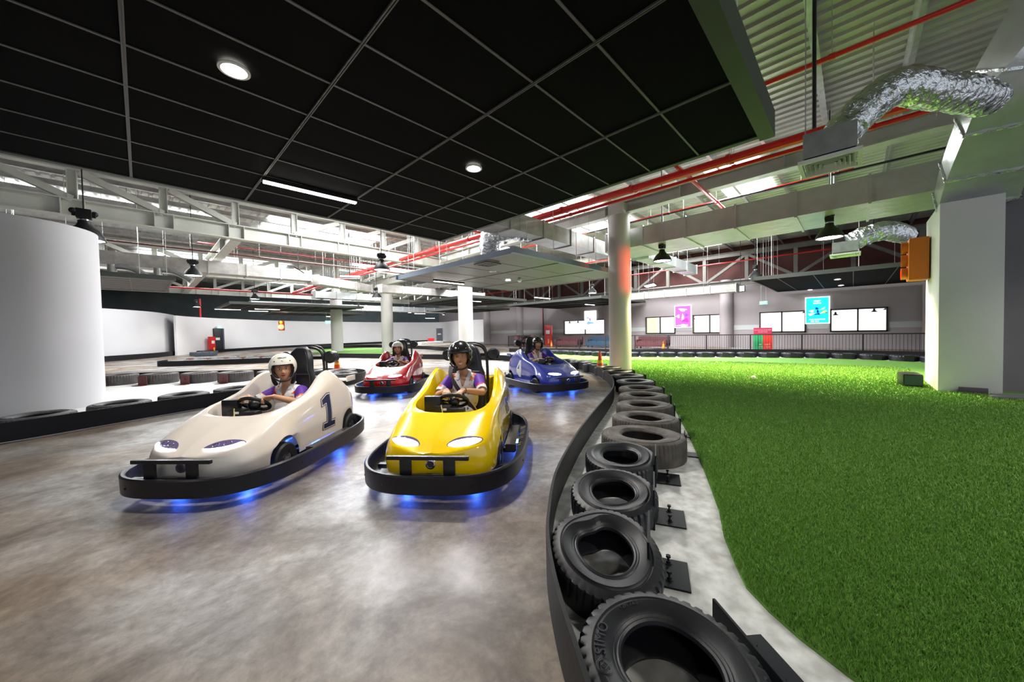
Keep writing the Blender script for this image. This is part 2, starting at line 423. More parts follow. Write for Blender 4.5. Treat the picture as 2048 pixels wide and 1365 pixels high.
# outer hall walls behind them
M_outer = mat('dark_blue_grey_cladding', (0.10, 0.125, 0.135), 0.7, var=0.2, vscale=1)
wall_obj('wall_far', [(-14, 52), (12, 52), (36, 52)], 0, 7.2, 0.2, M_outer)
wall_obj('wall_corner', [(36, 52), (36, 31.6), (28.2, 31.6)], 0, 7.2, 0.2, M_grey)
wall_obj('wall_outer', [(-14, -2), (-14, 50)], 0, 7.2, 0.2, M_outer)
# round ended white wall at the left edge
dr = []
for i in range(25):
    a = -math.pi/2+math.pi*i/24; dr.append((-1.70+1.13*math.cos(a), 11.83+1.13*math.sin(a)))
dr = [(-8, 10.7), (-4, 10.7)]+dr+[(-4, 12.96), (-8, 12.96)]
struct(slab('wall_round', dr, 0, 3.6, M_white)); bpy.data.objects['wall_round'].data.polygons.foreach_set('use_smooth', [True]*len(bpy.data.objects['wall_round'].data.polygons)); bpy.data.objects['wall_round'].data.set_sharp_from_angle(angle=0.6)

# window wall on the right, X = 28, with real openings
WX = 28.0
WIN = []   # (y0, y1, z0, z1, panes)
for (xa, xb, ya_t, yb_t, yb_b) in ((1128, 1218, 0, 0, 0), (1292, 1351, 0, 0, 0), (1386, 1456, 0, 0, 0), (1519, 1612, 0, 0, 0), (1660, 1776, 0, 0, 0)):
    p0 = atp(xa, 655, x=WX); p1 = atp(xb, 655, x=WX); WIN.append((p1.y, p0.y))
WZ0, WZ1 = 0.97, 2.30
def window_wall():
    ys = [-6.0]
    for a, b in sorted(WIN): ys += [a, b]
    ys.append(31.5)
    m = MB()
    m.box((WX+.1, 12.75, WZ0/2), (0.2, 37.5, WZ0)); m.box((WX+.1, 12.75, (WZ1+4.6)/2), (0.2, 37.5, 4.6-WZ1))
    for i in range(0, len(ys), 2):
        a, b = ys[i], ys[i+1]; m.box((WX+.1, (a+b)/2, (WZ0+WZ1)/2), (0.2, b-a, WZ1-WZ0))
    struct(m.build('wall_right', M_grey, smooth=0))
window_wall()
M_frame = mat('dark_window_frame', (0.02, 0.018, 0.016), 0.4)
M_glass = mat('window_glass', (0.9, 0.9, 0.9), 0.03)
M_glass.node_tree.nodes['Principled BSDF'].inputs['Transmission Weight'].default_value = 1.0
M_glass.node_tree.nodes['Principled BSDF'].inputs['IOR'].default_value = 1.05
M_room = emis('glowing_room_wall', (1.0, 0.98, 0.93), 1.25)  # emission on the wall stands in for the lit room
M_roomw = emis('glowing_room_pier', (1.0, 0.86, 0.6), 0.8)
M_roomd = mat('dim_room_beyond', (0.25, 0.24, 0.22), 0.6)
for i, (a, b) in enumerate(sorted(WIN)):
    r = empty('window_%d' % (i+1)); r['kind'] = 'structure'; r.location = (WX, (a+b)/2, WZ0)
    L = b-a; H_ = WZ1-WZ0; f = MB(); t = 0.075
    f.box((-.02, 0, t/2), (.12, L, t)); f.box((-.02, 0, H_-t/2), (.12, L, t))
    n = 2; 
    for q in range(n+1):
        y = -L/2+L*q/n; y = clamp(y, -L/2+t/2, L/2-t/2); f.box((-.02, y, H_/2), (.12, t, H_))
    f.build('window_frame', M_frame, r, 0)
    g = MB(); g.box((0.03, 0, H_/2), (.01, L-t, H_-t)); g.build('pane', M_glass, r, 0)
# rooms behind the windows: self-glowing back wall and piers stand in for room light
rb = MB(); rb.add([(31.0, -6, 0), (31.0, 31, 0), (31.0, 31, 3.2), (31.0, -6, 3.2)], [(0, 1, 2, 3)]); struct(rb.build('wall_room', M_room, smooth=0))
rp = MB()
for y in (9.6, 12.6, 22.5): rp.box((30.3, y, 1.6), (.9, .9, 3.2))
struct(rp.build('wall_room_pier', M_roomw, smooth=0))
rc = MB(); rc.box((29.6, 12.5, 3.25), (2.8, 37, .1)); struct(rc.build('ceiling_room', M_roomd, smooth=0))
for k, (yy, zz) in enumerate([(1.4, 2.12), (.8, 1.98), (-.9, 2.1), (-1.4, 2.2), (2.3, 2.2), (9.1, 2.05), (20.8, 2.1), (23.3, 2.0), (19.8, 2.1)]):
    o = MB(); o.lathe([(0.0, .22), (.05, .2), (.06, .1), (.17, .0), (.15, 0.0), (.0, .08)], 14); o.cyl((0, 0, .2), (0, 0, 3.2-zz), .008, 6)
    ob = o.build('small_pendant_lamp', M_steelblk, loc=(30.2, yy, zz)); 
    tag(ob, 'small dark pendant lamp in the bright room behind the windows', 'lamp', 'pendant lamps behind the windows')
# vertical piers and a pale stripe on the window wall
pr_ = MB()
for y in (31.0-.3, 25.6, 15.2, 6.3, -3.0): pr_.tube([(WX-.05, y, 0), (WX-.05, y, 4.6)], 0.42, 20)
struct(pr_.build('trim_5', M_grey))
st = MB(); _ys = [-6.0]+[v for a, b in sorted(WIN) for v in (a-.03, b+.03)]+[31.0]
for i in range(0, len(_ys), 2): st.box((WX-.008, (_ys[i]+_ys[i+1])/2, 1.33), (.012, _ys[i+1]-_ys[i], .32))
struct(st.build('trim_6', mat('pale_wall_stripe', (0.40, 0.42, 0.41), 0.6), smooth=0))
# red brick coloured gable above the window wall
struct(MB().add([(28.3, -8, 4.55), (28.3, 32, 4.55), (28.3, 32, 7.2), (28.3, -8, 7.2)], [(0, 1, 2, 3)]).build('wall_gable', mat('rust_red_cladding', (0.085, 0.02, 0.014), 0.7, var=.3, vscale=1), smooth=0))
# dark wall at the right edge beyond the pillar
struct(MB().box((11.45, -4.4, 3.0), (0.2, 4.85, 6.0)).build('wall_side', mat('dark_grey_wall', (0.16, 0.15, 0.17), 0.6, var=.1, vscale=1), smooth=0))

# white rectangular pillar on the right
p = MB(); p.bbox((11.62, -1.58, 1.83), (1.74, .76, 3.66), 0.015)
pil = p.build('white_pillar', mat('pillar_paint', (0.66, 0.65, 0.68), 0.5, var=.06, vscale=1), smooth=30); pil['kind'] = 'structure'

# ---------------------------------------------------------------- roof
def corrugated():
    xs = []; zs = []
    x = -14.0; 
    while x < 33:
        for dx, dz in ((0, 0), (.16, 0), (.19, -.05), (.26, -.05)): xs.append(x+dx); zs.append(ROOF_Z+dz)
        x += .29
    ys = [-9.0, 52.0]; vs = []; fs = []
    for y in ys: vs += [(a, y, z) for a, z in zip(xs, zs)]
    n = len(xs)
    for i in range(n-1): fs.append((i, i+1, n+i+1, n+i))
    return MB().add(vs, fs)
M_roof = mat('metal_roof_sheet', (0.46, 0.45, 0.42), 0.45, metal=0.3, var=.15, vscale=.8)
struct(corrugated().build('ceiling', M_roof, smooth=0))
M_sky = emis('roof_sheet_glow', (0.97, 0.99, 1.0), 3.2)
for (x, y, lx, ly, w) in SKY_AND_FILL_LIGHTS:
    m = MB(); m.box((x, y, ROOF_Z-.085), (lx, ly, .02)); o = struct(m.build('window_roof_or_added', M_sky, smooth=0))
pm = MB()
for k in range(38):
    y = -6.2+k*1.35
    a = (-10, y, ROOF_Z-.22); b = (31, y, ROOF_Z-.22)
    pm = MB(); pm.bar(a, b, .02, .2); pm.bar((a[0], y+.035, a[2]+.09), (b[0], y+.035, b[2]+.09), .07, .015); pm.bar((a[0], y-.035, a[2]-.09), (b[0], y-.035, b[2]-.09), .07, .015)
    o = pm.build('trim_purlin', M_galv, smooth=0); o['kind'] = 'structure'
# ================================================================ columns, trusses, pipes, ducts
COLS = [(11.12, 5.64, .355, 5.1, 'white round column rising from the turf beside the orange cone'),
        (12.4, 15.4, .40, 4.6, 'white round column in the middle distance behind the driver of the yellow kart'),
        (13.0, 25.6, .42, 4.9, 'white round column behind the red kart'),
        (11.3, 31.0, .45, 4.9, 'white round column standing on the far turf patch, left of the red kart')]
for x, y, r, h, lab in COLS:
    t = empty('round_column', lab, 'column', (x, y, 0), group='round white columns')
    m = MB(); m.lathe([(0, 0), (r, 0), (r, h), (0, h)], 40); m.build('shaft', M_colm, t)
    m = MB(); m.box((0, 0, h+.2), (.5, .5, .4)); m.box((0, 0, h+.02), (.62, .62, .04)); m.build('steel_cap', M_steel, t, 0)

def truss_x(y, x0, x1, zb, zt, label, step=1.86, xj=2.5):
    t = empty('roof_truss', label, 'truss', (x0, y, zb), group='steel roof trusses')
    m = MB(); m.ibeam((0, 0, .27), (x1-x0, 0, .27), .30, .5, .03); m.build('bottom_chord', M_steel, t, 0)
    m = MB(); m.ibeam((0, 0, zt-zb-.15), (x1-x0, 0, zt-zb-.15), .26, .3, .03); m.build('top_chord', M_steel, t, 0)
    k0 = math.ceil((x0-xj)/step); k1 = int((x1-xj)/step)
    for k in range(k0, k1+1):
        X = xj+k*step-x0
        m = MB(); m.ibeam((X, 0, .5), (X, 0, zt-zb-.28), .2, .2, .02, (1, 0, 0)); m.build('post', M_steel, t, 0)
        for s in (-.22, .22): m = MB(); m.box((X+s, 0, .27), (.02, .28, .46)); m.build('stiffener', M_steel, t, 0)
        if k != 0 or True:
            s = -1 if k <= 0 else 1
            m = MB(); m.ibeam((X, 0, .52), (X+s*step*.92, 0, zt-zb-.32), .18, .18, .02, (0, 1, 0)); m.build('brace', M_steel, t, 0)
    return t
truss_x(16.1, -8.5, 13.5, 4.86, 6.5, 'pale steel roof truss crossing the hall just beyond the big black ceiling panel')
truss_x(27.0, -8.5, 15.0, 4.86, 6.5, 'steel roof truss far behind the first one, above the distant white wall')
truss_x(38.0, -8.5, 27.0, 4.86, 6.5, 'farthest steel roof truss near the end of the hall')
def beam(name, a, b, w, h, label, group='steel roof beams', m=None):
    mm = MB(); mm.ibeam(a, b, w, h, .03)
    d = (Vector(b)-Vector(a)); n = int(d.length/2.4); dn = d.normalized(); sd = dn.cross(Vector((0, 0, 1)))
    for k in range(1, n):
        c = Vector(a)+dn*(k*d.length/n); mm.bar(c-sd*w*.48, c+sd*w*.48, .02, h-.06)
    return tag(mm.build(name, m or M_steel, smooth=0), label, 'beam', group)
beam('roof_beam', (11.3, -1.2, 5.46), (11.3, 16, 5.30), .3, .38, 'long steel I-beam running over the round column beside the turf')
beam('roof_beam', (11.3, -6, 5.1), (11.3, -1.2, 5.46), .3, .38, 'short sloping end of the steel beam above the white pillar')
beam('roof_beam', (2.5, 16.2, 5.1), (2.5, 38, 5.1), .34, .5, 'steel I-beam running away from the first truss towards the far left wall')
beam('roof_beam', (12.2, 16.2, 5.1), (12.2, 38, 5.1), .34, .5, 'steel I-beam running above the far round columns')
beam('roof_beam', (20.5, -5, 5.9), (20.5, 30, 5.9), .3, .4, 'steel beam above the track in front of the windows')
# diagonal trusses in front of the red gable
t = empty('gable_truss', 'pale steel truss in front of the rust red gable over the windows', 'truss', (27.4, -5, 4.3))
m = MB(); m.ibeam((0, 0, 0), (0, 35, 0), .25, .3, .03); m.build('bottom_chord', M_steeldk, t, 0)
m = MB(); m.ibeam((0, 0, 1.9), (0, 35, 1.9), .25, .3, .03); m.build('top_chord', M_steeldk, t, 0)
for k in range(14):
    m = MB(); m.bar((0, k*2.5, .1), (0, k*2.5, 1.8), .2, .2, (1, 0, 0)); m.build('post', M_steeldk, t, 0)
    m = MB(); s = 1 if k % 2 else -1
    m.bar((0, k*2.5+(0 if s > 0 else 2.5), .1), (0, k*2.5+(2.5 if s > 0 else 0), 1.8), .16, .16, (1, 0, 0)); m.build('brace', M_steeldk, t, 0)

def pipe(pts, r, label, m=M_red, name='sprinkler_pipe', group='red sprinkler pipes', clamps=True, cat='pipe'):
    mm = MB(); mm.tube(pts, r, 12); hg = []
    if clamps:
        for a, b in zip(pts, pts[1:]):
            a = Vector(a); b = Vector(b); d = b-a; n = int(d.length/2.2); dn = d.normalized()
            for k in range(n):
                c = a+dn*((k+.5)*d.length/n); mm.tube([c-dn*.04, c+dn*.04], r*1.3, 12); 
                if abs(dn.z) < .5: hg.append((c+Vector((0, 0, r)), Vector((c.x, c.y, ROOF_Z-.3))))
    o = mm.build(name, m, smooth=50)
    for a_, b_ in hg: MB().tube([a_, b_], .006, 5).build('hanger_rod', M_galv, o, 0)
    return tag(o, label, cat, group)
for i, (x, z, r) in enumerate([(8.95, 5.0, .085), (9.22, 5.06, .06), (9.42, 4.98, .045), (9.08, 4.84, .03)]):
    pipe([(x, -1.35, z), (x, 34, z)], r, ['thickest bright red sprinkler main in the pipe bundle under the roof', 'medium red pipe beside the thickest main in the bundle', 'thin red pipe on the far side of the red bundle', 'thinnest red pipe hanging lowest under the bundle'][i])
pipe([(8.6, 3.02, 5.18), (13.5, 3.02, 5.18)], .05, 'red branch pipe crossing down from the main bundle towards the big duct')
pipe([(7.52, -3.5, 5.5), (7.52, 4.0, 5.5)], .036, 'single red pipe high at the top right corner under the roof sheets')
pipe([(6.6, 9.6, 4.9), (9.6, 9.6, 4.9)], .035, 'short red branch pipe beside the white flexible duct')
pipe([(13.0, -3, 5.4), (13.0, 8, 5.4)], .03, 'thin black conduit running above the large grey duct', M_steelblk, 'conduit', 'thin dark conduits', True, 'conduit')
yl = at(400, 504, 4.9)
pipe([(-9, yl.y, 4.95), (12, yl.y, 4.95)], .03, 'dark red pipe crossing under the roof at the left', M_darkred)
pipe([(-9, 29.2, 4.4), (9, 29.2, 4.4)], .05, 'red pipe crossing above the far low white wall')
v = at(401, 634, 3.05)
pipe([(v.x, v.y, 3.0), (v.x, v.y, 4.5)], .06, 'short upright red pipe standing on the far white wall top', clamps=False)
v = atp(1088, 640, x=27.9)
pipe([(27.75, v.y, 0), (27.75, v.y, 4.2)], .07, 'upright dark red pipe at the corner of the window wall', M_darkred, clamps=False)
for k in range(3):
    pipe([(14.2+k*5, 0, 5.8-k*.3), (14.2+k*5, 28, 5.8-k*.3)], .035, ['red pipe above the far side of the large grey duct', 'red pipe under the roof above the far turf edge', 'red pipe in front of the rust red gable'][k])
for k, y in enumerate((22.5, 33.5)):
    pipe([(2, y, 5.9), (27, y, 5.9)], .04, ['dark red pipe crossing the hall behind the first truss', 'farthest dark red pipe crossing near the end wall'][k], M_darkred)

def duct(a, b, w, h, label, m=M_galv, name='air_duct', group='galvanised air ducts', joint=1.25):
    a = Vector(a); b = Vector(b); d = b-a; dn = d.normalized()
    t = empty(name, label, 'duct', a, group=group)
    mm = MB(); mm.bar((0, 0, 0), d, w, h); mm.build('duct_body', m, t, 0)
    n = max(1, int(d.length/joint))
    for k in range(n+1):
        c = dn*(d.length*k/n); j = MB(); j.bar(c-dn*.025, c+dn*.025, w+.07, h+.07); j.build('joint_flange', m, t, 0)
    sd_ = dn.cross(Vector((0, 0, 1)))*(w/2+.02)
    for f_ in (.25, .75):
        for s_ in (-1, 1):
            c = d*f_+sd_*s_; MB().tube([c+Vector((0, 0, -h/2)), Vector((c.x, c.y, ROOF_Z-.04-a.z))], .006, 5).build('hanger_rod', m, t, 0)
    return t
M_duct = mat('duct_insulation', (0.48, 0.46, 0.44), 0.45, metal=0.35, var=.25, vscale=4, bump=.3, bscale=5)
M_foilflat = mat('foil_wrap', (0.60, 0.62, 0.63), 0.3, metal=0.55, var=.12, vscale=3, bump=.35, bscale=3, bdist=.05)
duct((12.6, -1.6, 4.46), (12.6, 6.4, 4.46), 1.9, .62, 'largest flat grey air duct above the turf between column and pillar', M_foilflat)
y2 = at(1127, 488, 4.2).y
duct((5.7, y2+.35, 4.46), (13.0, y2+.35, 4.46), .75, .5, 'grey air duct running from the flexible duct to the round column', M_duct)
duct((13.6, 6.0, 4.3), (19.5, 6.0, 4.3), .6, .4, 'pale air duct leading away behind the round column towards the windows', M_foilflat)
duct((24.3, 4.9, 3.65), (24.3, 11.7, 3.65), .8, .45, 'pale air duct crossing in front of the window wall', M_duct)
duct((-6, 20.6, 4.45), (6.2, 20.6, 4.45), .7, .52, 'long pale air duct above the low curved wall at the left', M_duct)
duct((6.4, 20.6, 4.3), (10.2, 22.6, 4.3), .7, .45, 'slanting pale duct elbow left of the far columns', M_duct)
duct((10.2, 21.0, 4.15), (18.5, 21.0, 4.15), .8, .45, 'pale air duct above the red kart', M_duct)
duct((9.0, 29.0, 4.4), (15.0, 29.0, 4.4), .9, .5, 'pale air duct in front of the far columns', M_foilflat)
duct((14.5, 17.5, 4.67), (14.5, 28.4, 4.67), .9, .5, 'pale air duct running away beside the far columns', M_duct)
duct((6, 34.0, 3.9), (24, 34.0, 3.9), .8, .5, 'farthest pale air duct over the end of the track', M_foilflat)
# branches down from the left duct
for k, px in enumerate((228, 315)):
    q = at(px, 545, 4.1); m = MB(); m.cyl((q.x, 20.3, 3.7), (q.x, 20.3, 4.2), .13, 16); m.tube(smooth_path([(q.x+.1, 20.3, 4.15), (q.x+.5, 20.2, 4.1), (q.x+1.0, 20.0, 3.75)], 5), .12, 12)
    tag(m.build('duct_branch', M_galv), ['leftmost short round duct branch dropping from the long left duct', 'second short round duct branch dropping from the long left duct'][k], 'duct', 'round duct branches')

# big foil duct at the top right and the flexible hose with its diffuser
ctr = smooth_path([atd(1948, 392, 6.9), atd(1968, 330, 6.5), atd(2010, 235, 5.9), atd(2060, 130, 5.4), atd(2140, -20, 5.0)], 5)
m = MB()
rings = []
for i, p in enumerate(ctr):
    t_ = (ctr[min(i+1, len(ctr)-1)]-ctr[max(i-1, 0)]).normalized(); sd = t_.cross(Vector((0, 0, 1))).normalized(); up = sd.cross(t_)
    rings.append([p+sd*a*.48+up*b*.27 for a, b in ((-1, -1), (1, -1), (1, 1), (-1, 1))])
vs = [v for r in rings for v in r]; fs = []
for i in range(len(rings)-1):
    for k in range(4): fs.append((i*4+k, i*4+(k+1) % 4, i*4+4+(k+1) % 4, i*4+4+k))
fs += [(0, 1, 2, 3), tuple(len(vs)-4+k for k in (3, 2, 1, 0))]
m.add(vs, fs)
t = empty('foil_duct', 'large crinkled foil duct at the top right above the white pillar', 'duct')
m.build('duct_body', M_foilflat, t, 20)
for k in (0, 5, 10, 15):
    p = ctr[k]; t_ = (ctr[k+1]-ctr[k]).normalized(); j = MB(); j.bar(p-t_*.02, p+t_*.02, 1.02, .6); j.build('foil_tape', M_foil, t, 0)
def flex(pts, r, name, label, group='crinkled flexible hoses'):
    P = resample(smooth_path(pts, 8), .035); n = 26; m = MB(); rings = []; rnd = random.Random(3)
    prev = None; vs = []; fs = []
    for i, p in enumerate(P):
        t_ = (P[min(i+1, len(P)-1)]-P[max(i-1, 0)]).normalized()
        u = (prev-t_*prev.dot(t_)).normalized() if prev else t_.orthogonal().normalized(); prev = u; w = t_.cross(u)
        for k in range(n):
            a = 2*math.pi*k/n; rr = r*(1+.035*math.sin(i*1.7)+.10*noise.noise(Vector((p.x*9+math.cos(a)*1.6, p.y*9+math.sin(a)*1.6, p.z*9)))+.05*noise.noise(Vector((math.cos(a)*6, math.sin(a)*6, i*.6))))
            vs.append(p+(u*math.cos(a)+w*math.sin(a))*rr)
    for i in range(len(P)-1):
        for k in range(n): fs.append((i*n+k, i*n+(k+1) % n, (i+1)*n+(k+1) % n, (i+1)*n+k))
    m.add(vs, fs); o = m.build(name, M_foil, smooth=25); return tag(o, label, 'flexible duct', group)
flex([atd(1672, 292, 4.75), atd(1690, 258, 4.7), atd(1745, 205, 4.6), atd(1800, 172, 4.55), atd(1860, 180, 4.6), atd(1925, 188, 4.75), atd(1975, 200, 5.0)], .215, 'flexible_duct', 'shiny crinkled foil hose leading to the square diffuser at top right')
flex([at(1700, 487, 3.9), at(1735, 470, 4.1), at(1775, 462, 4.2), at(1810, 470, 4.3)], .28, 'flexible_duct', 'far foil hose feeding the small diffuser above the right dark ceiling panel')
flex([at(985, 528, 3.75), at(982, 508, 3.95), at(980, 485, 4.25), at(990, 467, 4.45), at(1020, 458, 4.5), at(1060, 463, 4.5)], .33, 'flexible_duct', 'bright white foil hose dropping behind the corner of the big black ceiling panel')
def diffuser(c, s, rz, label, group='square air diffusers'):
    t = empty('air_diffuser', label, 'diffuser', c, rz, group)
    m = MB(); m.box((0, 0, .24), (s*.84, s*.84, .32)); m.build('plenum_box', M_galv, t, 0)
    Mw = mat('diffuser_white', (0.8, 0.8, 0.76), .5)
    m = MB(); h = s/2
    for a in range(4):
        R = Matrix.Rotation(a*math.pi/2, 4, 'Z')
        m.add([(-h, -h, 0), (h, -h, 0), (h*.86, -h*.86, 0), (-h*.86, -h*.86, 0), (-h, -h, .045), (h, -h, .045), (h*.86, -h*.86, .05), (-h*.86, -h*.86, .05)], [(0, 1, 2, 3), (0, 4, 5, 1), (3, 2, 6, 7)], 0, R)
    m.build('frame', Mw, t, 0)
    for q in range(5):
        f = .80-.15*q; g = f-.10; m = MB()
        for a in range(4):
            R = Matrix.Rotation(a*math.pi/2, 4, 'Z'); m.add([(-h*f, -h*f, .0), (h*f, -h*f, .0), (h*g, -h*g, .05), (-h*g, -h*g, .05)], [(0, 1, 2, 3)], 0, R)
        m.build('louvre', Mw, t, 0)
    m = MB(); m.box((0, 0, .07), (s*.8, s*.8, .01)); m.build('backing', M_steelblk, t, 0)
    m = MB(); m.tube([(-s*.38, s*.38, .4), (-s*.38, s*.38, ROOF_Z-.04-c[2])], .006, 5); m.build('hanger_rod', M_galv, t, 0)
diffuser((6.42, .23, 3.48), .62, 0, 'white square louvred air diffuser hanging below the foil hose')
q = at(1690, 512, 3.5); diffuser((q.x, q.y, 3.5), .7, 0, 'small far white air diffuser box above the right dark ceiling panel')
m = MB(); q = atd(1629, 0, 4.4); m.tube([(q.x, q.y, 3.82), (q.x, q.y, ROOF_Z-.2)], .022, 10)
tag(m.build('hanger_rod', M_steelblk), 'thick black upright hanger rod left of the white diffuser', 'rod')

# ---------------------------------------------------------------- suspended black ceiling panels
M_tile = mat('black_ceiling_tile', (0.0042, 0.0041, 0.0046), 0.85, var=.25, vscale=30, bump=.2, bscale=150, bdist=.003, spec=.08)
M_tbar = mat('tbar_grey', (0.12, 0.117, 0.113), 0.45)
M_edge = mat('panel_edge_dark', (0.03, 0.034, 0.028), 0.4)
M_edgeg = mat('panel_edge_grey', (0.26, 0.27, 0.27), 0.45)
def panel(x0, x1, y0, y1, label, z=3.45, gx=1.2, gy=.6, ox=None, oy=None, rim=.13, edge=M_edge, ht=.16, hang=True, tile=None, tb=.024, grid=True):
    t = empty('ceiling_panel', label, 'ceiling panel', (x0, y0, z), group='suspended black grid ceiling panels')
    X, Y = x1-x0, y1-y0
    m = MB(); m.box((X/2, Y/2, .03), (X, Y, .03)); m.build('tile_field', tile or M_tile, t, 0)
    m = MB()
    m.box((X/2, -rim/2, ht/2), (X+2*rim, rim, ht)); m.box((X/2, Y+rim*.25, ht/2), (X+2*rim, rim*.5, ht))
    m.box((-rim*.25, Y/2, ht/2), (rim*.5, Y, ht)); m.box((X+rim*.25, Y/2, ht/2), (rim*.5, Y, ht)); m.build('edge_frame', edge, t, 0)
    if grid:
        xs = []; k = 0; ox = x0 if ox is None else ox; oy = y0 if oy is None else oy
        m = MB()
        x = ox
        while x < x1-.05:
            if x > x0+.05:
                for s in (-.0085, .0085): m.box((x-x0+s, Y/2, .009), (tb*.35, Y, .018))
                m.box((x-x0, Y/2, .014), (tb, Y, .01))
            x += gx
        m.build('main_tee', M_tbar, t, 0)
        m = MB(); y = oy
        while y < y1-.05:
            if y > y0+.05:
                m.box((X/2, y-y0, .0135), (X, tb*.8, .012))
            y += gy
        m.build('cross_tee', M_tbar, t, 0)
    if hang:
        m = MB()
        for i in range(5):
            for j in (0, 1): m.tube([(X*(i+.5)/5, .05+j*(Y-.1), .15), (X*(i+.5)/5, .05+j*(Y-.1), ROOF_Z-z-.3)], .009, 5)
            m.tube([(.05+(i % 2)*(X-.1), Y*(i+.5)/5, .15), (.05+(i % 2)*(X-.1), Y*(i+.5)/5, ROOF_Z-z-.3)], .009, 5)
        m.build('hanger_wires', mat('hanger_wire', (.6, .6, .58), .4), t, 0)
    return t
panel(-2.42, 4.78, .77, 6.77, 'huge black suspended ceiling panel with pale grid overhead at the left', ox=-2.42, oy=.77, rim=.14, ht=.28, edge=mat('panel_edge_olive', (0.045, 0.055, 0.04), 0.5))
panel(7.0, 13.2, 6.6, 12.7, 'grey black suspended ceiling panel with a round light behind the largest one', gx=2.07, gy=1.22, tile=mat('grey_ceiling_tile', (0.10, 0.097, 0.097), 0.4, var=.2, vscale=20), edge=mat('panel_edge_blue', (0.10, 0.13, 0.18), 0.35))
panel(-7.0, .82, 17.9, 22.3, 'dark ceiling panel seen past the round white wall on the left', gx=3.4, gy=.6, tile=mat('brown_ceiling_tile', (0.10, 0.09, 0.088), 0.5, var=.15, vscale=20))
panel(19.3, 27.0, -3.6, 3.3, 'dark ceiling panel in front of the windows at the right', gx=9, gy=1.2)
panel(21.0, 27.6, 12.0, 20.5, 'dark ceiling panel in front of the window with the white poster', gx=2.4, gy=1.2)
panel(13.5, 18.6, 16.6, 22.8, 'dark ceiling panel between the far columns', hang=False)
panel(4.0, 12.2, 28.2, 34.6, 'far dark ceiling panel left of the distant columns', hang=False)
panel(8.0, 16.0, 36.6, 41.0, 'farthest dark ceiling panel by the end wall', hang=False)
panel(19.5, 24.5, 24.0, 30.0, 'dark ceiling panel high in the far middle of the hall', hang=False)
M_blk = M_steelblk
def led(c, L, ang, label, w=.09, tilt=0, lp=14, group='linear led lamps', wires=False, hgt=.06):
    t = empty('led_batten', label, 'lamp', c, ang, group); TM_ = Matrix.Rotation(tilt, 4, 'X')
    m = MB(); m.box((0, 0, hgt/2+.02), (L, w, hgt), TM_); m.build('housing', M_blk, t, 0)
    m = MB(); m.box((0, 0, .012), (L*.975, w*.75, .024), TM_); m.build('diffuser_tube', M_tube, t, 0)
    if wires:
        m = MB(); m.tube([(0, 0, .05), (0, 0, ROOF_Z-c[2]-.04)], .02 if tilt else .005, 6); m.build('suspension_rod', M_blk, t, 0)
    if lp: area('led_light', (c[0], c[1], c[2]-.03), L, lp, (1, .95, .86), (0, 0, ang), w)
led((1.78, 5.6, 3.385), 1.22, -.035, 'white linear lamp on the underside of the big black ceiling panel', lp=22)
led((8.75, 11.86, 3.38), 1.5, 0, 'warm linear lamp under the second ceiling panel', lp=16)
for k, (px, py, z, L, a) in enumerate([(456, 619, 3.4, 1.5, 0), (517, 625, 3.3, 1.3, 0), (535, 620, 3.35, 1.6, 0), (948, 603, 3.38, 1.2, 0), (860, 637, 3.2, 1.3, 0), (1085, 597, 3.5, 1.6, 0), (1180, 612, 3.3, 1.4, 0), (662, 637, 3.2, 1, 0), (840, 628, 3.3, 1.2, 0)]):
    q = at(px, py, z); labs = ['thin white lamp above the far left ceiling panel', 'warm linear lamp under the far left ceiling panel, lower one', 'warm linear lamp under the far left ceiling panel, upper one', 'warm linear lamp right of the middle column', 'orange glowing linear lamp near the dark far door', 'linear lamp in the far trusses right of the middle', 'linear lamp by the white poster', 'small orange lamp beside the far green exit sign', 'pale linear lamp above the far white wall']
    under = k in (0, 1, 2, 3, 6, 7)
    led((q.x, q.y, 3.37 if under else z), L, a, labs[k], lp=0, wires=not under)
for k, (px, py, z, a) in enumerate([(597, 543, 4.4, 1.1), (700, 556, 4.3, -.5), (1300, 572, 3.9, 1.0)]):
    q = at(px, py, z)
    led((q.x, q.y, z), .95, a, ['tilted floodlight strip hanging left of the middle under the roof', 'tilted floodlight strip hanging above the far columns', 'small tilted floodlight hanging right of the round column'][k], w=.24, tilt=.5, lp=30, wires=True, group='hanging floodlights')

def downlight(c, r, label, pw=60):
    t = empty('downlight', label, 'lamp', c, group='round recessed downlights')
    m = MB(); m.lathe([(r*.78, .02), (r*.8, -.008), (r, -.006), (r, .006)], 32); m.build('trim_ring', mat('downlight_white', (.85, .85, .85), .35), t)
    m = MB(); m.lathe([(0, .0), (r*.8, .0)], 32); m.build('lens', M_lamp, t)
    spot('downlight_light', (c[0], c[1], c[2]-.03), (0, 0, -1), pw, 130, .8, (1, .95, .88), r)
downlight((.57, 3.49, 3.432), .105, 'large round recessed light in the big black ceiling panel, nearest the camera', 150)
downlight((2.99, 3.48, 3.432), .105, 'round recessed light nearer the edge of the big black ceiling panel', 230)
q = at(1016, 561, 3.44); downlight((q.x, q.y, 3.432), .13, 'round light under the second ceiling panel', 70)
for k, (px, py) in enumerate([(1675, 559), (1682, 571), (1620, 580)]):
    q = at(px, py, 3.44); downlight((q.x, q.y, 3.432), .13, ['round light under the right ceiling panel, upper of the pair', 'round light under the right ceiling panel, lower of the pair', 'round light nearest the teal poster under the right ceiling panel'][k], 40)

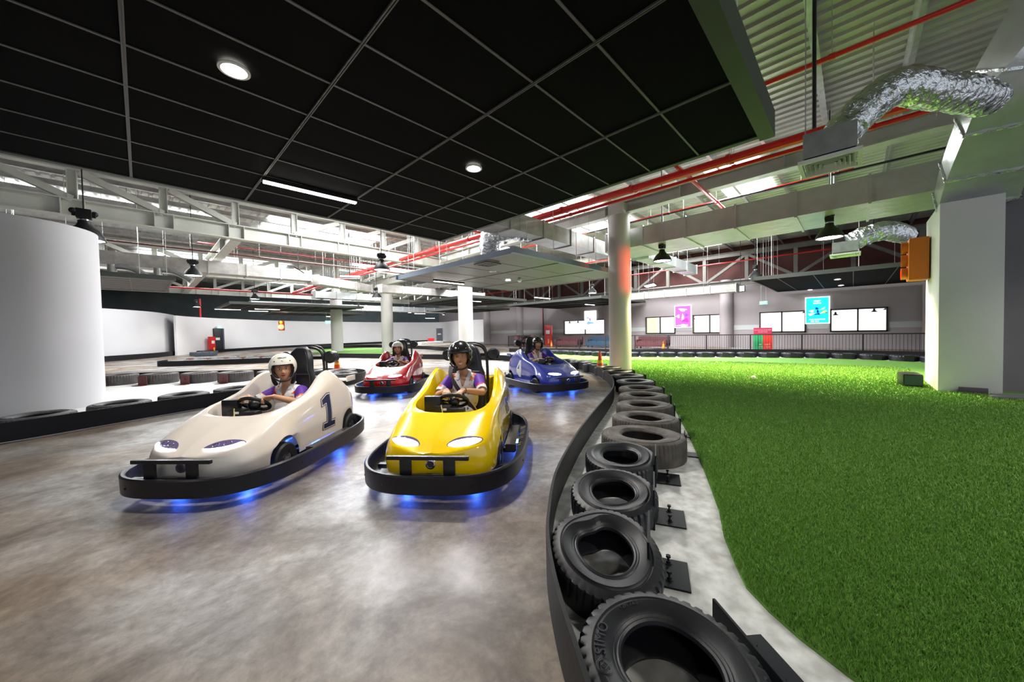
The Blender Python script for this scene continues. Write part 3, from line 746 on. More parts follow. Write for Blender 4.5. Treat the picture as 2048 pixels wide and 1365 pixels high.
# smoke detector dome, vent under the second panel
q = at(1039, 558, 3.44)
tag(MB().sphere((0, 0, 0), .09, 14, 8).build('smoke_detector', mat('detector_white', (.8, .8, .8), .4), loc=(q.x, q.y, 3.39)), 'small white smoke detector under the second ceiling panel', 'detector')
q = at(975, 527, 3.44); t = empty('ceiling_vent', 'square dark vent set into the second ceiling panel', 'vent', (q.x, q.y, 3.41))
m = MB()
for s in (-.2, -.07, .07, .2): m.box((s, 0, 0), (.03, .5, .02))
m.build('slat', M_tbar, t, 0); m = MB()
for s in (-1, 1): m.box((s*.27, 0, 0), (.05, .58, .03)); m.box((0, s*.27, 0), (.5, .05, .03))
m.build('frame', M_tbar, t, 0)

# ---------------------------------------------------------------- pendant high bay lamps
def highbay(c, R, label, pw, top=None, lc=(1, .95, .84)):
    t = empty('pendant_lamp', label, 'lamp', c, group='black bell pendant lamps')
    s = R/.28
    m = MB(); m.lathe([(.28*s, 0), (.275*s, .03*s), (.25*s, .1*s), (.19*s, .2*s), (.11*s, .27*s), (.085*s, .33*s), (.085*s, .37*s), (.0, .37*s), (.0, .35*s), (.07*s, .34*s), (.1*s, .26*s), (.18*s, .19*s), (.24*s, .09*s), (.265*s, .0)], 28)
    m.build('bell_shade', M_lampblk, t)
    m = MB(); m.cyl((0, 0, .36*s), (0, 0, .40*s), .065*s, 16); m.build('collar', M_chrome, t)
    m = MB(); m.bbox((0, 0, .50*s), (.2*s, .17*s, .18*s), .02*s); m.cyl((-.15*s, 0, .5*s), (.15*s, 0, .5*s), .055*s, 12)
    for a in (-1, 1): m.sphere((a*.13*s, .05*s*a, .53*s), .055*s, 10, 6)
    m.build('gear_housing', M_lampblk, t)
    m = MB(); m.tube([(0, 0, .58*s), (0, 0, (top or ROOF_Z-.04)-c[2])], .012, 8); m.build('cord', M_lampblk, t)
    m = MB(); m.lathe([(0, .02*s), (.255*s, .02*s)], 28); m.build('reflector_glow', M_lamp, t)
    spot('pendant_or_fill_light', (c[0], c[1], c[2]-.02), (0, 0, -1), pw, 135 if lc[2] > .5 else 104, .5, lc, R*.8)
HB = [((-.8, 12.5), .33, 3.6, 'black bell pendant lamp half hidden behind the round white wall', 120),
      ((1.41, 17.6), .28, 3.65, 'black bell pendant lamp left, in front of the far dark ceiling panel', 230),
      ((5.93, 11.95), .28, 3.6, 'black bell pendant lamp above the red kart', 420),
      ((12.1, 4.6), .29, 3.6, 'black bell pendant lamp just right of the round column', 2200),
      ((12.38, .45), .29, 3.6, 'largest looking black bell pendant lamp above the turf at the right', 2300),
      ((19.9, 3.3), .30, 3.6, 'far black bell pendant lamp at the corner of the right dark ceiling panel', 900),
      ((10.14, 21.2), .30, 3.6, 'black bell pendant lamp beside the far round column', 400)]
for (x, y), R, z, lab, pw in HB: highbay((x, y, z), R, lab, pw, lc=(1, .84, .42) if 12 < x < 13 and y < 5 else (1, .95, .84))
for x, y, pw in [(-3.8, 4.0, 30), (-2, -3, 110), (3.0, -3.5, 240), (9, -5, 200)]:  # unseen fill spots outside the view, added without fixtures
    spot('pendant_or_fill_light', (x, y, 3.9), (0, 0, -1), pw, 135, .5, (1, .95, .84), .25)
for k, (x, y) in enumerate([(20, 12), (5, 27), (14, 33), (21, 36), (3, 36)]):
    highbay((x, y, 3.7), .28, ['black bell pendant lamp in front of the far windows', 'black bell pendant lamp above the far left track', 'black bell pendant lamp near the far columns', 'black bell pendant lamp at the far end wall', 'black bell pendant lamp at the far left wall'][k], [480, 200, 450, 600, 150][k])
for x, y in [(9, 36), (15, 40.5), (27, 38)]: highbay((x, y, 3.7), .28, 'added black bell pendant lamp brightening the long far white wall', 550)  # extra lamps added to lift the brightness of the far wall
# ================================================================ tyres
def tyre_mesh(R, W, hole, lugs, seed, mats, squash=1.0, pinch=0.0, detail=1, lugd=.014):
    """lying tyre, centre at origin, z from 0 to W, chain direction = x"""
    rnd = random.Random(seed); per = 4 if detail else 2; n = lugs*per
    h = W/2
    prof = [(hole, .030), (hole+.004, .016), (hole+.012, .010), (hole+.018, .013), (hole+.026, .006), (hole+.030, .009), (hole+.042, .001), (lerp(hole, R, .55), -.008), (R-.065, -.004), (R-.058, .003), (R-.050, .0), (R-.03, .004), (R-.010, .012), (R, .028), (R+.002, .07)]
    # (radius, depth below the top face) mirrored for the lower half
    top = [(r, h-d) for r, d in prof]; bot = [(r, -(h-d)) for r, d in prof[::-1]]
    inner = [(hole+.01, -(h-.2*1.0)), (R-.035, -h*.55), (R-.025, 0), (R-.035, h*.55)]
    inner[0] = (hole+.012, -(h-.035)); inner.append((hole+.012, h-.035))
    P = top+bot+inner; k = len(P); nt = len(top); vs = []; fs = []
    for i in range(n):
        a = 2*math.pi*i/n; ph = i % per
        sq = 1-pinch*math.exp(-((((a-.3) % (2*math.pi))-0)**2)/.25)-pinch*math.exp(-((((a-.3) % (2*math.pi))-2*math.pi)**2)/.25)
        wob = 1+.012*math.sin(2*a+seed)+.008*math.sin(3*a+2*seed)
        for q, (r, z) in enumerate(P):
            rr = r
            groove = (ph >= per*0.75) if detail else (ph == 1)
            if q in (nt-3, nt-2, nt-1):
                if groove: rr = r-lugd
            rr *= wob*(sq if r < R*.8 else 1+(sq-1)*.35)
            zz = z+(.004 if (r < R*.75 and z > 0) else 0)*math.sin(3*a+seed)
            vs.append((rr*math.cos(a)*squash, rr*math.sin(a), zz+h))
    for i in range(n):
        j = (i+1) % n
        for q in range(k):
            q2 = (q+1) % k; fs.append((i*k+q, j*k+q, j*k+q2, i*k+q2))
    m = MB(); m.add(vs, fs); return m.mesh('tyre', mats, 28)
M_rub = mat('tyre_rubber', (0.013, 0.014, 0.019), 0.42, spec=.45, bump=.25, bscale=60, bdist=.003, var=.4, vscale=7)
M_worn = mat('worn_tyre_rubber', (0.10, 0.085, 0.075), 0.6, spec=.4, bump=.3, bscale=50, bdist=.003, var=.5, vscale=9, rvar=.1)
M_dust = mat('dusty_tyre_rubber', (0.13, 0.13, 0.13), 0.65, var=.5, vscale=6, bump=.2, bscale=30)
TM = {}
def tyre(key, x, y, z, rz, label, group, tilt=0.0, m=None, **kw):
    if key not in TM: TM[key] = tyre_mesh(mats=m or M_rub, **kw)
    o = bpy.data.objects.new('tyre', TM[key]); COL.objects.link(o)
    R = Matrix.Rotation(rz, 4, 'Z') @ Matrix.Rotation(-tilt, 4, 'Y')
    o.matrix_world = Matrix.Translation((x, y, z)) @ R
    return tag(o, label, 'tyre', group)
G1 = 'tyres lying along the right hand barrier beside the turf'
near = [
 ('n1', 1.225, .455, .03, 42, 'nearest black tyre with chunky tread and raised letters, at the bottom edge', .06, M_rub, dict(R=.315, W=.19, hole=.160, lugs=40, seed=1, squash=1.0, pinch=.03, lugd=.016)),
 ('n2', 1.69, .965, .03, 43, 'second nearest black tyre, egg shaped hole, leaning on the next one', .18, M_rub, dict(R=.29, W=.18, hole=.142, lugs=44, seed=2, squash=1.13, pinch=.22, lugd=.009)),
 ('n3', 2.33, 1.25, .03, 27, 'third black tyre from the camera, tread blocks on its near rim', .16, M_rub, dict(R=.30, W=.18, hole=.145, lugs=40, seed=3, squash=1.04, pinch=.06, lugd=.011)),
 ('n4', 3.00, 1.53, .03, 24, 'fourth black tyre, lying just in front of the large brown grey one', .12, M_rub, dict(R=.31, W=.19, hole=.15, lugs=48, seed=5, squash=1.03, pinch=.12, lugd=.007)),
 ('n5', 3.62, 1.60, .0, 22, 'large worn brown grey tyre, fifth in the row, sticking out towards the turf', .0, M_worn, dict(R=.42, W=.25, hole=.205, lugs=60, seed=6, squash=.90, lugd=.008)),
 ('n6', 4.36, 1.89, .0, 22, 'sixth tyre, grey worn sidewall, behind the largest brown one', .0, M_worn, dict(R=.40, W=.25, hole=.20, lugs=60, seed=7, squash=.88, lugd=.008)),
]
for key, x, y, z, deg, lab, tilt, m_, kw in near:
    tyre(key, x, y, z, math.radians(deg), lab, G1, tilt, m_, **kw)
more = [(5.10, 2.22, 24, M_worn), (5.82, 2.55, 26, M_worn), (6.5, 2.9, 28, M_worn), (7.3, 3.38, 33, M_rub), (8.1, 3.95, 37, M_rub), (8.85, 4.58, 42, M_rub), (9.6, 5.28, 46, M_rub), (10.25, 6.1, 54, M_rub), (10.8, 7.0, 62, M_rub), (11.2, 7.9, 70, M_rub), (11.45, 8.9, 78, M_rub), (11.6, 9.9, 84, M_rub)]
labs = ['seventh tyre of the right hand row, pale worn rim', 'eighth tyre of the right hand row, flat pale rim', 'ninth tyre of the right hand row, brownish top', 'tenth tyre of the right hand row, dark with a narrow hole', 'dark tyre where the belt starts to bend left', 'dark tyre next to the round column and orange cone', 'dark tyre just beyond the orange cone']
for i, (x, y, deg, m_) in enumerate(more):
    tyre('m%d' % (1 if m_ is M_worn else 0), x, y, 0, math.radians(deg), labs[i] if i < 7 else 'dark tyre hidden mostly by the belt behind the blue kart', G1 if i < 7 else 'dark tyres behind the belt at the blue kart', 0, m_, R=.40, W=.25, hole=.20, lugs=48, seed=9, squash=.88, detail=0, lugd=.008)

# raised letters on the nearest tyre
def text_mesh(txt, size, ext=.002, name='lettering', bold=0.0, spacing=1.0):
    c = bpy.data.curves.new('t', 'FONT'); c.body = txt; c.size = size; c.extrude = ext; c.align_x = 'CENTER'; c.align_y = 'CENTER'; c.offset = bold; c.space_character = spacing
    c.resolution_u = 3
    o = bpy.data.objects.new('t', c); COL.objects.link(o)
    dg = bpy.context.evaluated_depsgraph_get(); me = bpy.data.meshes.new_from_object(o.evaluated_get(dg)); me.name = name
    bpy.data.objects.remove(o); return me
t1 = [o for o in bpy.data.objects if o.name.startswith('tyre') and abs(o.location.x-1.225) < .01][0]
def arc_text(txt, size, rad, ang0, z, m, parent):
    me = text_mesh(txt, size, .0025, spacing=1.1)
    for v in me.vertices:
        a = ang0-v.co.x/rad; r = rad+v.co.y; v.co = Vector((r*math.cos(a), r*math.sin(a), z+v.co.z))
    me.materials.clear(); me.materials.append(m)
    o = bpy.data.objects.new('raised_lettering', me); COL.objects.link(o); o.parent = parent; return o
M_letter = mat('tyre_letter_rubber', (0.035, 0.036, 0.046), 0.35)
arc_text('SIMO', .055, .232, math.radians(72), .1975, M_letter, t1)
arc_text('12R 22.5', .022, .232, math.radians(20), .1975, M_letter, t1)
ring = MB(); 
for rr in (.027, .022): ring.tube([(math.cos(a)*rr+.232*math.cos(math.radians(98)), math.sin(a)*rr+.232*math.sin(math.radians(98)), .199) for a in np.linspace(0, 2*math.pi, 24, endpoint=False)], .0012, 5, closed=True)
cx, cy = .232*math.cos(math.radians(98)), .232*math.sin(math.radians(98))
ring.tube([(cx+.012, cy, .199), (cx, cy+.012, .199), (cx-.012, cy, .199), (cx, cy-.012, .199)], .0016, 5, closed=True)
ring.build('raised_emblem', M_letter, t1)

# black steel angle brackets holding the tyres
def bracket(x, y, rz, label, L=.34, H=.27, foot=.20, bolts=True, grp='black steel tyre brackets', m=None):
    t = empty('tyre_bracket', label, 'bracket', (x, y, .012), rz, grp)
    m = m or mat('bracket_black', (0.006, 0.007, 0.011), 0.5, spec=.25)
    a = MB(); a.bbox((0, 0, H/2), (L, .012, H), .003); a.build('upright_plate', m, t, 0)
    a = MB(); a.bbox((L*.1, -foot/2, .006), (L*.72, foot, .01), .002); a.build('foot_plate', m, t, 0)
    if bolts:
        for s in (-.06, .08):
            b = MB(); b.cyl((s+L*.1, -foot*.5, .01), (s+L*.1, -foot*.5, .05), .006, 10); b.cyl((s+L*.1, -foot*.5, .01), (s+L*.1, -foot*.5, .014), .02, 14); b.cyl((s+L*.1, -foot*.5, .014), (s+L*.1, -foot*.5, .026), .013, 6)
            b.cyl((s+L*.1, -foot*.5, .045), (s+L*.1, -foot*.5, .056), .014, 6)
            b.build('anchor_bolt', m, t)
    return t
bracket(1.52, .26, math.radians(48), 'long black steel bracket beside the nearest tyre at the bottom edge', L=.46, H=.17)
bracket(1.88, .80, math.radians(22), 'black bracket with two bolts beside the second nearest tyre')
bracket(2.47, 1.01, math.radians(22), 'black bracket with two bolts beside the third tyre')
bracket(3.12, 1.26, math.radians(22), 'black bracket with two bolts beside the fourth tyre')
bl = ['black bracket plate behind the large brown grey tyre', 'black bracket plate at the sixth tyre', 'black bracket plate at the seventh tyre', 'black bracket plate at the eighth tyre', 'black bracket plate at the ninth tyre', 'black bracket plate at the tenth tyre', 'black bracket plate where the belt bends left', 'black bracket plate nearest the round column']
for i, (x, y, deg) in enumerate([(3.93, 1.27, 22), (4.6, 1.55, 22), (5.35, 1.88, 24), (6.1, 2.2, 26), (6.8, 2.58, 28), (7.6, 3.08, 33), (8.45, 3.65, 38), (9.2, 4.28, 44)]):
    bracket(x, y, math.radians(deg), bl[i], L=.2, H=.24, foot=.12, bolts=False)

# far row of tyres along the other side of the turf, with their brackets
b8r = resample([(p.x-.42, p.y-.18, 0) for p in b8], .80)
for i, p in enumerate(b8r):
    tyre('far', p.x, p.y, 0, i*1.3, 'black tyre in the far row between turf and belt barrier', 'tyres along the far edge of the turf', 0, M_rub, R=.38, W=.22, hole=.2, lugs=30, seed=11, detail=0)
    o = MB(); o.box((0, 0, .11), (.03, .24, .22)); o.box((-.06, 0, .01), (.12, .24, .02))
    bk = o.build('tyre_bracket', M_steelblk, smooth=0, loc=(p.x-.40, p.y-.1, .012)); tag(bk, 'small black bracket in front of a tyre in the far turf row', 'bracket', 'brackets along the far edge of the turf')
# left island tyres
lt = [(1.38, 9.6, 0), (.55, 9.42, 0), (-.28, 9.1, 0), (-1.1, 8.72, 0), (-1.95, 8.55, 0), (2.25, 9.82, 0), (3.1, 10.1, 0), (4.0, 10.55, 0)]
ll = ['pale topped tyre behind the left belt, just left of the white kart dashboard', 'pale topped tyre behind the left belt, between two others in the middle', 'pale topped tyre behind the left belt, left of the middle', 'pale topped tyre behind the left belt near the foot of the round white wall', 'leftmost pale topped tyre behind the left belt at the picture edge', 'tyre behind the belt hidden by the driver of the white kart', 'tyre behind the belt hidden by the seat of the white kart', 'tyre behind the belt near the tail of the white kart']
for i, (x, y, z) in enumerate(lt):
    tyre('left', x, y, z, i*.9, ll[i], 'tyres behind the left belt', 0, M_dust, R=.38, W=.27, hole=.21, lugs=40, seed=12, detail=0)
M_rplate = mat('dark_red_plate', (0.10, 0.02, 0.022), 0.5)
rr = [(-1.35, 16.5, 0), (-.5, 15.9, 0), (.35, 15.2, 0), (1.2, 14.4, 0), (1.98, 13.65, 0), (2.8, 12.9, 0), (3.55, 12.05, 0), (4.15, 11.2, 0)]
rl = ['leftmost tyre of the far left row, partly behind the round white wall', 'first full tyre with a dark red plate, far left row', 'second tyre with a dark red plate, far left row', 'third tyre with a dark red plate, far left row', 'fourth tyre with a dark red plate, beside the head of the white kart driver', 'tyre behind the driver of the white kart, far left row', 'pale tyre beside the small cone, far left row', 'pale tyre right of the small cone, near the belt tip']
for i, (x, y, z) in enumerate(rr):
    tyre('leftb', x, y, z, i*.7, rl[i], 'tyres with dark red plates', 0, M_dust if i % 2 else mat('mid_tyre_rubber', (.07, .06, .06), .6, var=.4, vscale=8), R=.44, W=.30, hole=.25, lugs=44, seed=13, detail=0)
    if i < 6:
        o = MB(); o.bbox((0, 0, .14), (.24, .02, .26), .004); o.box((0, -.09, .012), (.26, .2, .012)); o.cyl((0, -.012, .16), (0, -.03, .16), .022, 8)
        b = o.build('tyre_plate', M_rplate, smooth=30, loc=(x-.36, y-.40, .002)); b.rotation_euler = (0, 0, math.radians(-42)); tag(b, ['dark red steel plate at the leftmost tyre of the far left row', 'dark red steel plate on the first full tyre left', 'dark red steel plate on the second tyre left', 'dark red steel plate on the third tyre left', 'dark red steel plate on the tyre beside the white kart driver', 'dark red steel plate hidden behind the white kart driver'][i], 'bracket', 'dark red tyre plates')
for i, p in enumerate(resample([(1.3, 23.9, 0), (3.2, 22.6, 0), (5.2, 21.8, 0), (6.1, 22.1, 0)], .82)):
    tyre('leftc', p.x, p.y+.1, 0, i, 'dusty tyre on the low barrier far behind the white kart', 'dusty tyres far behind the white kart', 0, M_dust, R=.36, W=.27, hole=.2, lugs=24, seed=14, detail=0)
for i, p in enumerate(resample([(2.0, 25.6, 0), (4.0, 24.2, 0), (6.4, 23.4, 0)], .85)):
    tyre('leftc', p.x, p.y+.3, 0, i, 'dusty tyre with brown plate in the second far row left', 'dusty tyres in the second far row left', 0, M_dust)
    o = MB(); o.box((0, 0, .14), (.24, .02, .26)); b = o.build('tyre_plate', mat('brown_plate', (.13, .05, .04), .6), smooth=0, loc=(p.x-.2, p.y-.16, .01)); b.rotation_euler = (0, 0, -.5); tag(b, 'small brown plate in front of a dusty far tyre', 'bracket', 'brown plates on the dusty far tyres')
# island floor drawn paler, lamp brightness put into its colour
struct(slab('trim_7', [(p.x, p.y) for p in lb], .0004, .01, mat('island_lamplit_floor', (.62, .63, .62), .5, var=.15, vscale=2)))

# loose barrier pieces piled by the far wall
for i, (px, py, L) in enumerate([(411, 713, 1.3), (418, 709, 1.1), (398, 712, 1.0)]):
    q = at(px, py, 0); o = MB(); o.bbox((0, 0, .15), (L, .5, .26), .05)
    for s in (-.35, 0, .35): o.box((s*L, -.24, .15), (.04, .04, .3))
    b = o.build('barrier_block', mat('grey_block', (.06, .07, .09), .5), loc=(q.x, q.y, 0)); b.rotation_euler = (0, 0, -.7)
    tag(b, ['dark grey plastic barrier block at the wall beside the red cabinet', 'dark grey barrier block behind the other two', 'dark grey barrier block, leftmost at the wall'][i], 'barrier block', 'loose barrier blocks')

# ---------------------------------------------------------------- traffic cones
M_or = mat('cone_orange', (0.85, 0.10, 0.01), 0.4); M_ye = mat('cone_yellow', (0.95, 0.62, 0.03), 0.35)
def cone(x, y, z, s, label, tip=None):
    t = empty('traffic_cone', label, 'traffic cone', (x, y, z))
    m = MB(); m.bbox((0, 0, .015*s), (.34*s, .34*s, .03*s), .01); m.build('base', M_or, t)
    m = MB(); r = lambda h: lerp(.125, .03, h)*s
    m.lathe([(0, .03*s), (r(0), .03*s), (r(1), .68*s), (0, .69*s)], 24); m.build('cone_body', M_or, t)
    for a, b in ((.22, .36), (.46, .60)):
        m = MB(); m.lathe([(r(a)+.004, .03*s+.65*s*a), (r(b)+.004, .03*s+.65*s*b)], 24); m.build('reflective_band', M_ye, t)
    m = MB(); m.lathe([(0, .70*s), (.02*s, .70*s), (.032*s, .66*s)], 16); m.build('tip', tip or M_blk, t)
q = at(1226, 739, 0); cone(9.75, 5.62, .0, 1.0, 'orange traffic cone with two yellow bands in front of the round column')
q = at(658, 752, 0.0); cone(4.25, 11.75, .3, .72, 'small orange cone with yellow bands on a tyre behind the white kart', M_ye)
q = at(1337, 695, .2); cone(23.5, 8.9, 0, .8, 'small orange cone by the sofas behind the railing')
q = at(1097, 690, .3); cone(24.0, 18.4, 0, .8, 'small orange cone at the red cabinet behind the railing')

# ---------------------------------------------------------------- railing, sofas, signs
M_rail = mat('railing_black', (0.015, 0.013, 0.014), 0.4)
def railing(x0, y0, x1, y1, H, label):
    a = Vector((x0, y0, 0)); b = Vector((x1, y1, 0)); d = (b-a); dn = d.normalized(); L = d.length
    t = empty('railing', label, 'railing', (x0, y0, 0), math.atan2(d.y, d.x))
    m = MB(); m.box((L/2, 0, H), (L, .05, .05)); m.build('top_rail', M_rail, t, 0)
    m = MB(); m.box((L/2, 0, .12), (L, .03, .03)); m.build('bottom_rail', M_rail, t, 0)
    n = int(L/2.0)
    for k in range(n+1):
        m = MB(); m.box((L*k/n, 0, H/2), (.06, .06, H)); m.build('post', M_rail, t, 0)
    m = MB(); q = int(L/.11)
    for k in range(q): m.box((L*k/q, 0, (H+.12)/2), (.014, .014, H-.12))
    o = m.build('balusters', M_rail, t, 0); o['kind'] = 'stuff'
railing(22.0, -4.5, 22.0, 18.5, .95, 'long black metal railing in front of the window wall')
railing(22.0, 18.5, 23.5, 23.0, .95, 'short black railing running back towards the corner behind the blue kart')
railing(23.5, 23.0, 28, 24.2, .95, 'last short black railing meeting the window wall')
m = MB()
for k in range(5): m.bbox((0, k*.55, .5), (.1, .5, .95), .02)
tag(m.build('folding_screen', mat('maroon_panel', (.10, .03, .03), .5), loc=(23.0, 19.2, 0)), 'maroon panelled screen behind the railing left of the blue kart', 'screen')
def sofa(x, y, L, col, name, label):
    t = empty('sofa', label, 'sofa', (x, y, 0), group='sofas behind the railing'); M = mat('sofa_'+name, col, .55)
    m = MB(); m.bbox((0, 0, .28), (.8, L, .3), .06); m.build('seat', M, t)
    m = MB(); m.bbox((.36, 0, .55), (.22, L, .6), .07); m.build('backrest', M, t)
    for s in (-1, 1):
        m = MB(); m.bbox((0, s*(L/2-.1), .4), (.82, .2, .44), .06); m.build('armrest', M, t)
        for q in (-1, 1): m = MB(); m.box((q*.3, s*(L/2-.15), .07), (.06, .06, .14)); m.build('leg', M_blk, t, 0)
    n = int(L/.7)
    for k in range(n):
        m = MB(); m.bbox((-.06, -L/2+.2+(k+.5)*(L-.4)/n, .46), (.6, (L-.4)/n-.02, .12), .04); m.build('cushion', M, t)
sofa(24.6, 17.1, 2.3, (.09, .02, .025), 'maroon', 'dark maroon sofa behind the railing right of the red cabinet')
sofa(24.6, 13.9, 2.6, (.012, .05, .10), 'blue', 'long dark blue sofa behind the railing left of the round column')
sofa(24.6, 10.1, 2.2, (.10, .02, .025), 'maroon2', 'dark maroon sofa behind the railing right of the round column')
# red hose cabinets
def cabinet(x, y, rz, w, h, label, z=0):
    t = empty('fire_cabinet', label, 'fire cabinet', (x, y, z), rz); M = mat('fire_red', (.62, .015, .02), .35)
    m = MB(); m.bbox((0, 0, h/2), (w, .25, h), .015); m.build('body', M, t)
    m = MB(); m.box((0, -.13, h*.66), (w*.6, .01, h*.18)); m.build('white_label', mat('label_white', (.85, .82, .8), .5), t, 0)
    m = MB(); m.tube([(w*.1, -.15, h*.1), (w*.1, -.15, h*.32)], .05, 10); m.build('extinguisher', M_ye, t)
q = at(416, 699, 0)
q = at(416, 636, 3.15); cabinet(q.x+.15, q.y-.35, math.radians(42), .5, 1.45, 'tall red fire cabinet against the curved white wall left of the dark door')
v = atp(1100, 670, x=26.6); cabinet(26.4, v.y, math.radians(-90), .75, 1.9, 'tall red fire cabinet at the window wall behind the driver of the blue kart')
m = MB(); q = atd(862, 681, 46); m.bbox((0, 0, 0), (.9, .2, .6), .02); tag(m.build('red_box', mat('fire_red', (.62, .015, .02), .35), loc=(q.x, q.y, .42)), 'small red box on the far floor left of the distant grey door', 'box')
m = MB(); m.bbox((0, 0, .16), (3.2, .9, .32), .04); tag(m.build('white_kerb_block', M_kerb, loc=(q.x-.6, q.y-.8, 0)), 'low white kerb block below the distant grey door', 'kerb')
# doors
def door(n, x, y, rz, w, h, m_, exit_sign=True):
    t = empty('door_%d' % n, None, None, (x, y, 0), rz); t['kind'] = 'structure'
    d = MB(); d.bbox((0, 0, h/2), (w, .08, h), .01); d.build('door_leaf', m_, t)
    d = MB(); d.box((w*.42, -.03, h/2), (w*.16, .1, h)); d.build('door_jamb', mat('door_blue_grey', (.07, .08, .13), .4), t, 0)
    d = MB(); d.box((-w*.15, -.05, h*.56), (w*.4, .02, h*.1)); d.build('notice', mat('label_white', (.85, .82, .8), .5), t, 0)
q = at(431, 699.5, 0)
q = at(432, 637, 3.15); door(1, q.x+.12, q.y-.18, math.radians(41), 1.05, 2.2, mat('door_dark', (.012, .016, .024), .4))
q = at(877, 645, 3.15); q = Vector((q.x-.1, q.y-.6, 0)); door(2, q.x, q.y, math.radians(-20), 1.3, 2.15, mat('door_grey', (.13, .14, .17), .4))
# exit signs
M_exit = emis('exit_green', (.15, .9, .5), 1.6)
def exit_sign(p, rz, w, label, rod=True):
    t = empty('exit_sign', label, 'exit sign', p, rz, 'green exit signs')
    m = MB(); m.box((0, .012, 0), (w, .03, w*.5)); m.build('casing', mat('label_white', (.85, .82, .8), .5), t, 0)
    m = MB(); m.box((0, -.008, 0), (w*.94, .012, w*.44)); m.build('lit_face', M_exit, t, 0)
    me = text_mesh('EXIT', w*.33, .002); me.materials.clear(); me.materials.append(emis('exit_text', (1, 1, 1), 1.6)); o = bpy.data.objects.new('lettering', me); COL.objects.link(o); o.parent = t; o.location = (0, -.016, 0); o.rotation_euler = (math.pi/2, 0, 0)
    if rod:
        m = MB()
        for s in (-.3, .3): m.tube([(s*w, 0, w*.25), (s*w, 0, ROOF_Z-.04-p[2])], .006, 5)
        m.build('rods', mat('hanger_wire', (.6, .6, .58), .4), t, 0)
q = atd(1527, 606, 22.5); exit_sign(q, math.radians(-90+6), .42, 'small green exit sign hanging left of the teal poster')
q = atd(657, 645, 34); exit_sign(q, math.radians(-30), .6, 'tiny green exit sign beside the far left round column')
q = at(430, 637, 3.15); q = Vector((q.x+.25, q.y-.3, 2.33)); exit_sign(q, math.radians(41), .45, 'green exit sign above the dark door in the white wall', False)
# wall posters: lit panels in white frames
def poster(px0, px1, pyt, pyb, base, label, blobs, lines, glow, wcol=(.85, .9, .95)):
    a = atp(px0, (pyt+pyb)/2, x=WX-.12); b = atp(px1, (pyt+pyb)/2, x=WX-.12)
    zt = atp((px0+px1)/2, pyt, x=WX-.12).z; zb = atp((px0+px1)/2, pyb, x=WX-.12).z
    w = abs(a.y-b.y); h = zt-zb
    t = empty('poster', label, 'poster', (WX-.12, (a.y+b.y)/2, (zt+zb)/2), -math.pi/2, 'lit wall posters')
    m = MB(); m.box((0, .03, 0), (w, .1, h)); m.build('light_box', emis('poster_frame_'+label[:6], wcol, glow), t, 0)
    m = MB(); m.box((0, -.022, 0), (w*.9, .006, h*.93)); m.build('printed_face', emis('pface_'+label[:6], base, glow), t, 0)
    for k, (bx, by, bw, bh, col, rot) in enumerate(blobs):
        m = MB(); pts = []
        for i in range(14):
            an = 2*math.pi*i/14; rr_ = 1+.28*math.sin(3*an+k)+.14*math.sin(5*an+2*k)
            u, v_ = math.cos(an)*bw*rr_, math.sin(an)*bh*rr_
            pts.append((bx*w+(u*math.cos(rot)-v_*math.sin(rot))*w, by*h+(u*math.sin(rot)+v_*math.cos(rot))*w))
        m.add([(x, -.027-.0012*k, z) for x, z in pts], [tuple(range(14))]); m.build('printed_shape', emis('pb_%s_%d' % (label[:5], k), col, glow), t, 0)
    for k, (lx, lz, size, txt) in enumerate(lines):
        me = text_mesh(txt, size*h, .001, bold=.004); me.materials.clear(); me.materials.append(emis('ptext', (1, 1, 1), 1.3)); o = bpy.data.objects.new('printed_text', me); COL.objects.link(o); o.parent = t; o.location = (lx*w, -.045, lz*h); o.rotation_euler = (math.pi/2, 0, 0)
poster(1610, 1660, 594, 648, (.02, .55, .78), 'teal blue poster with small kart pictures and white text between the right windows',
  [(-.22, -.02, .10, .07, (.6, .65, .7), .2), (-.24, -.14, .13, .06, (.85, .85, .85), .3), (-.02, .07, .06, .05, (.0, .03, .3), 0), (.02, -.04, .04, .1, (.01, .04, .3), .1), (.02, -.14, .12, .04, (.02, .05, .15), .1), (.26, -.07, .15, .05, (.75, .65, .15), .5), (.22, .05, .13, .045, (.35, .5, .85), .6), (.36, -.1, .04, .04, (.05, .3, .1), 0)],
  [(0, .34, .075, 'KART'), (0, .26, .06, 'RACING'), (0, -.34, .055, 'ĐUA XE GO KART'), (-.1, -.41, .045, '10:00 - 22:00')], 1.0)
poster(1349, 1383, 611, 656, (.62, .12, .72), 'bright purple and white poster between windows right of the round column',
  [(0, .3, .22, .09, (1, .85, 1), -.1), (-.27, .02, .1, .1, (1, .85, 1), .8), (0, -.04, .07, .2, (.95, .75, 1), -.1), (.22, .06, .1, .1, (.25, .1, .6), .5), (.16, -.18, .2, .12, (.8, .05, .75), 0), (0, -.4, .34, .06, (1, .95, 1), 0)],
  [(0, -.36, .05, 'KART')], 1.25, (1, .95, 1))
poster(1169, 1192, 622, 659, (.75, .78, .95), 'pale blue and white poster between windows left of the round column',
  [(-.2, .12, .1, .04, (.2, .22, .4), 0), (0, .02, .06, .13, (.2, .2, .38), .3), (-.02, -.16, .3, .09, (.2, .38, .8), 0), (.1, .3, .2, .1, (1, 1, 1), 0)],
  [(0, -.38, .05, 'KART')], .95, (1, 1, 1))
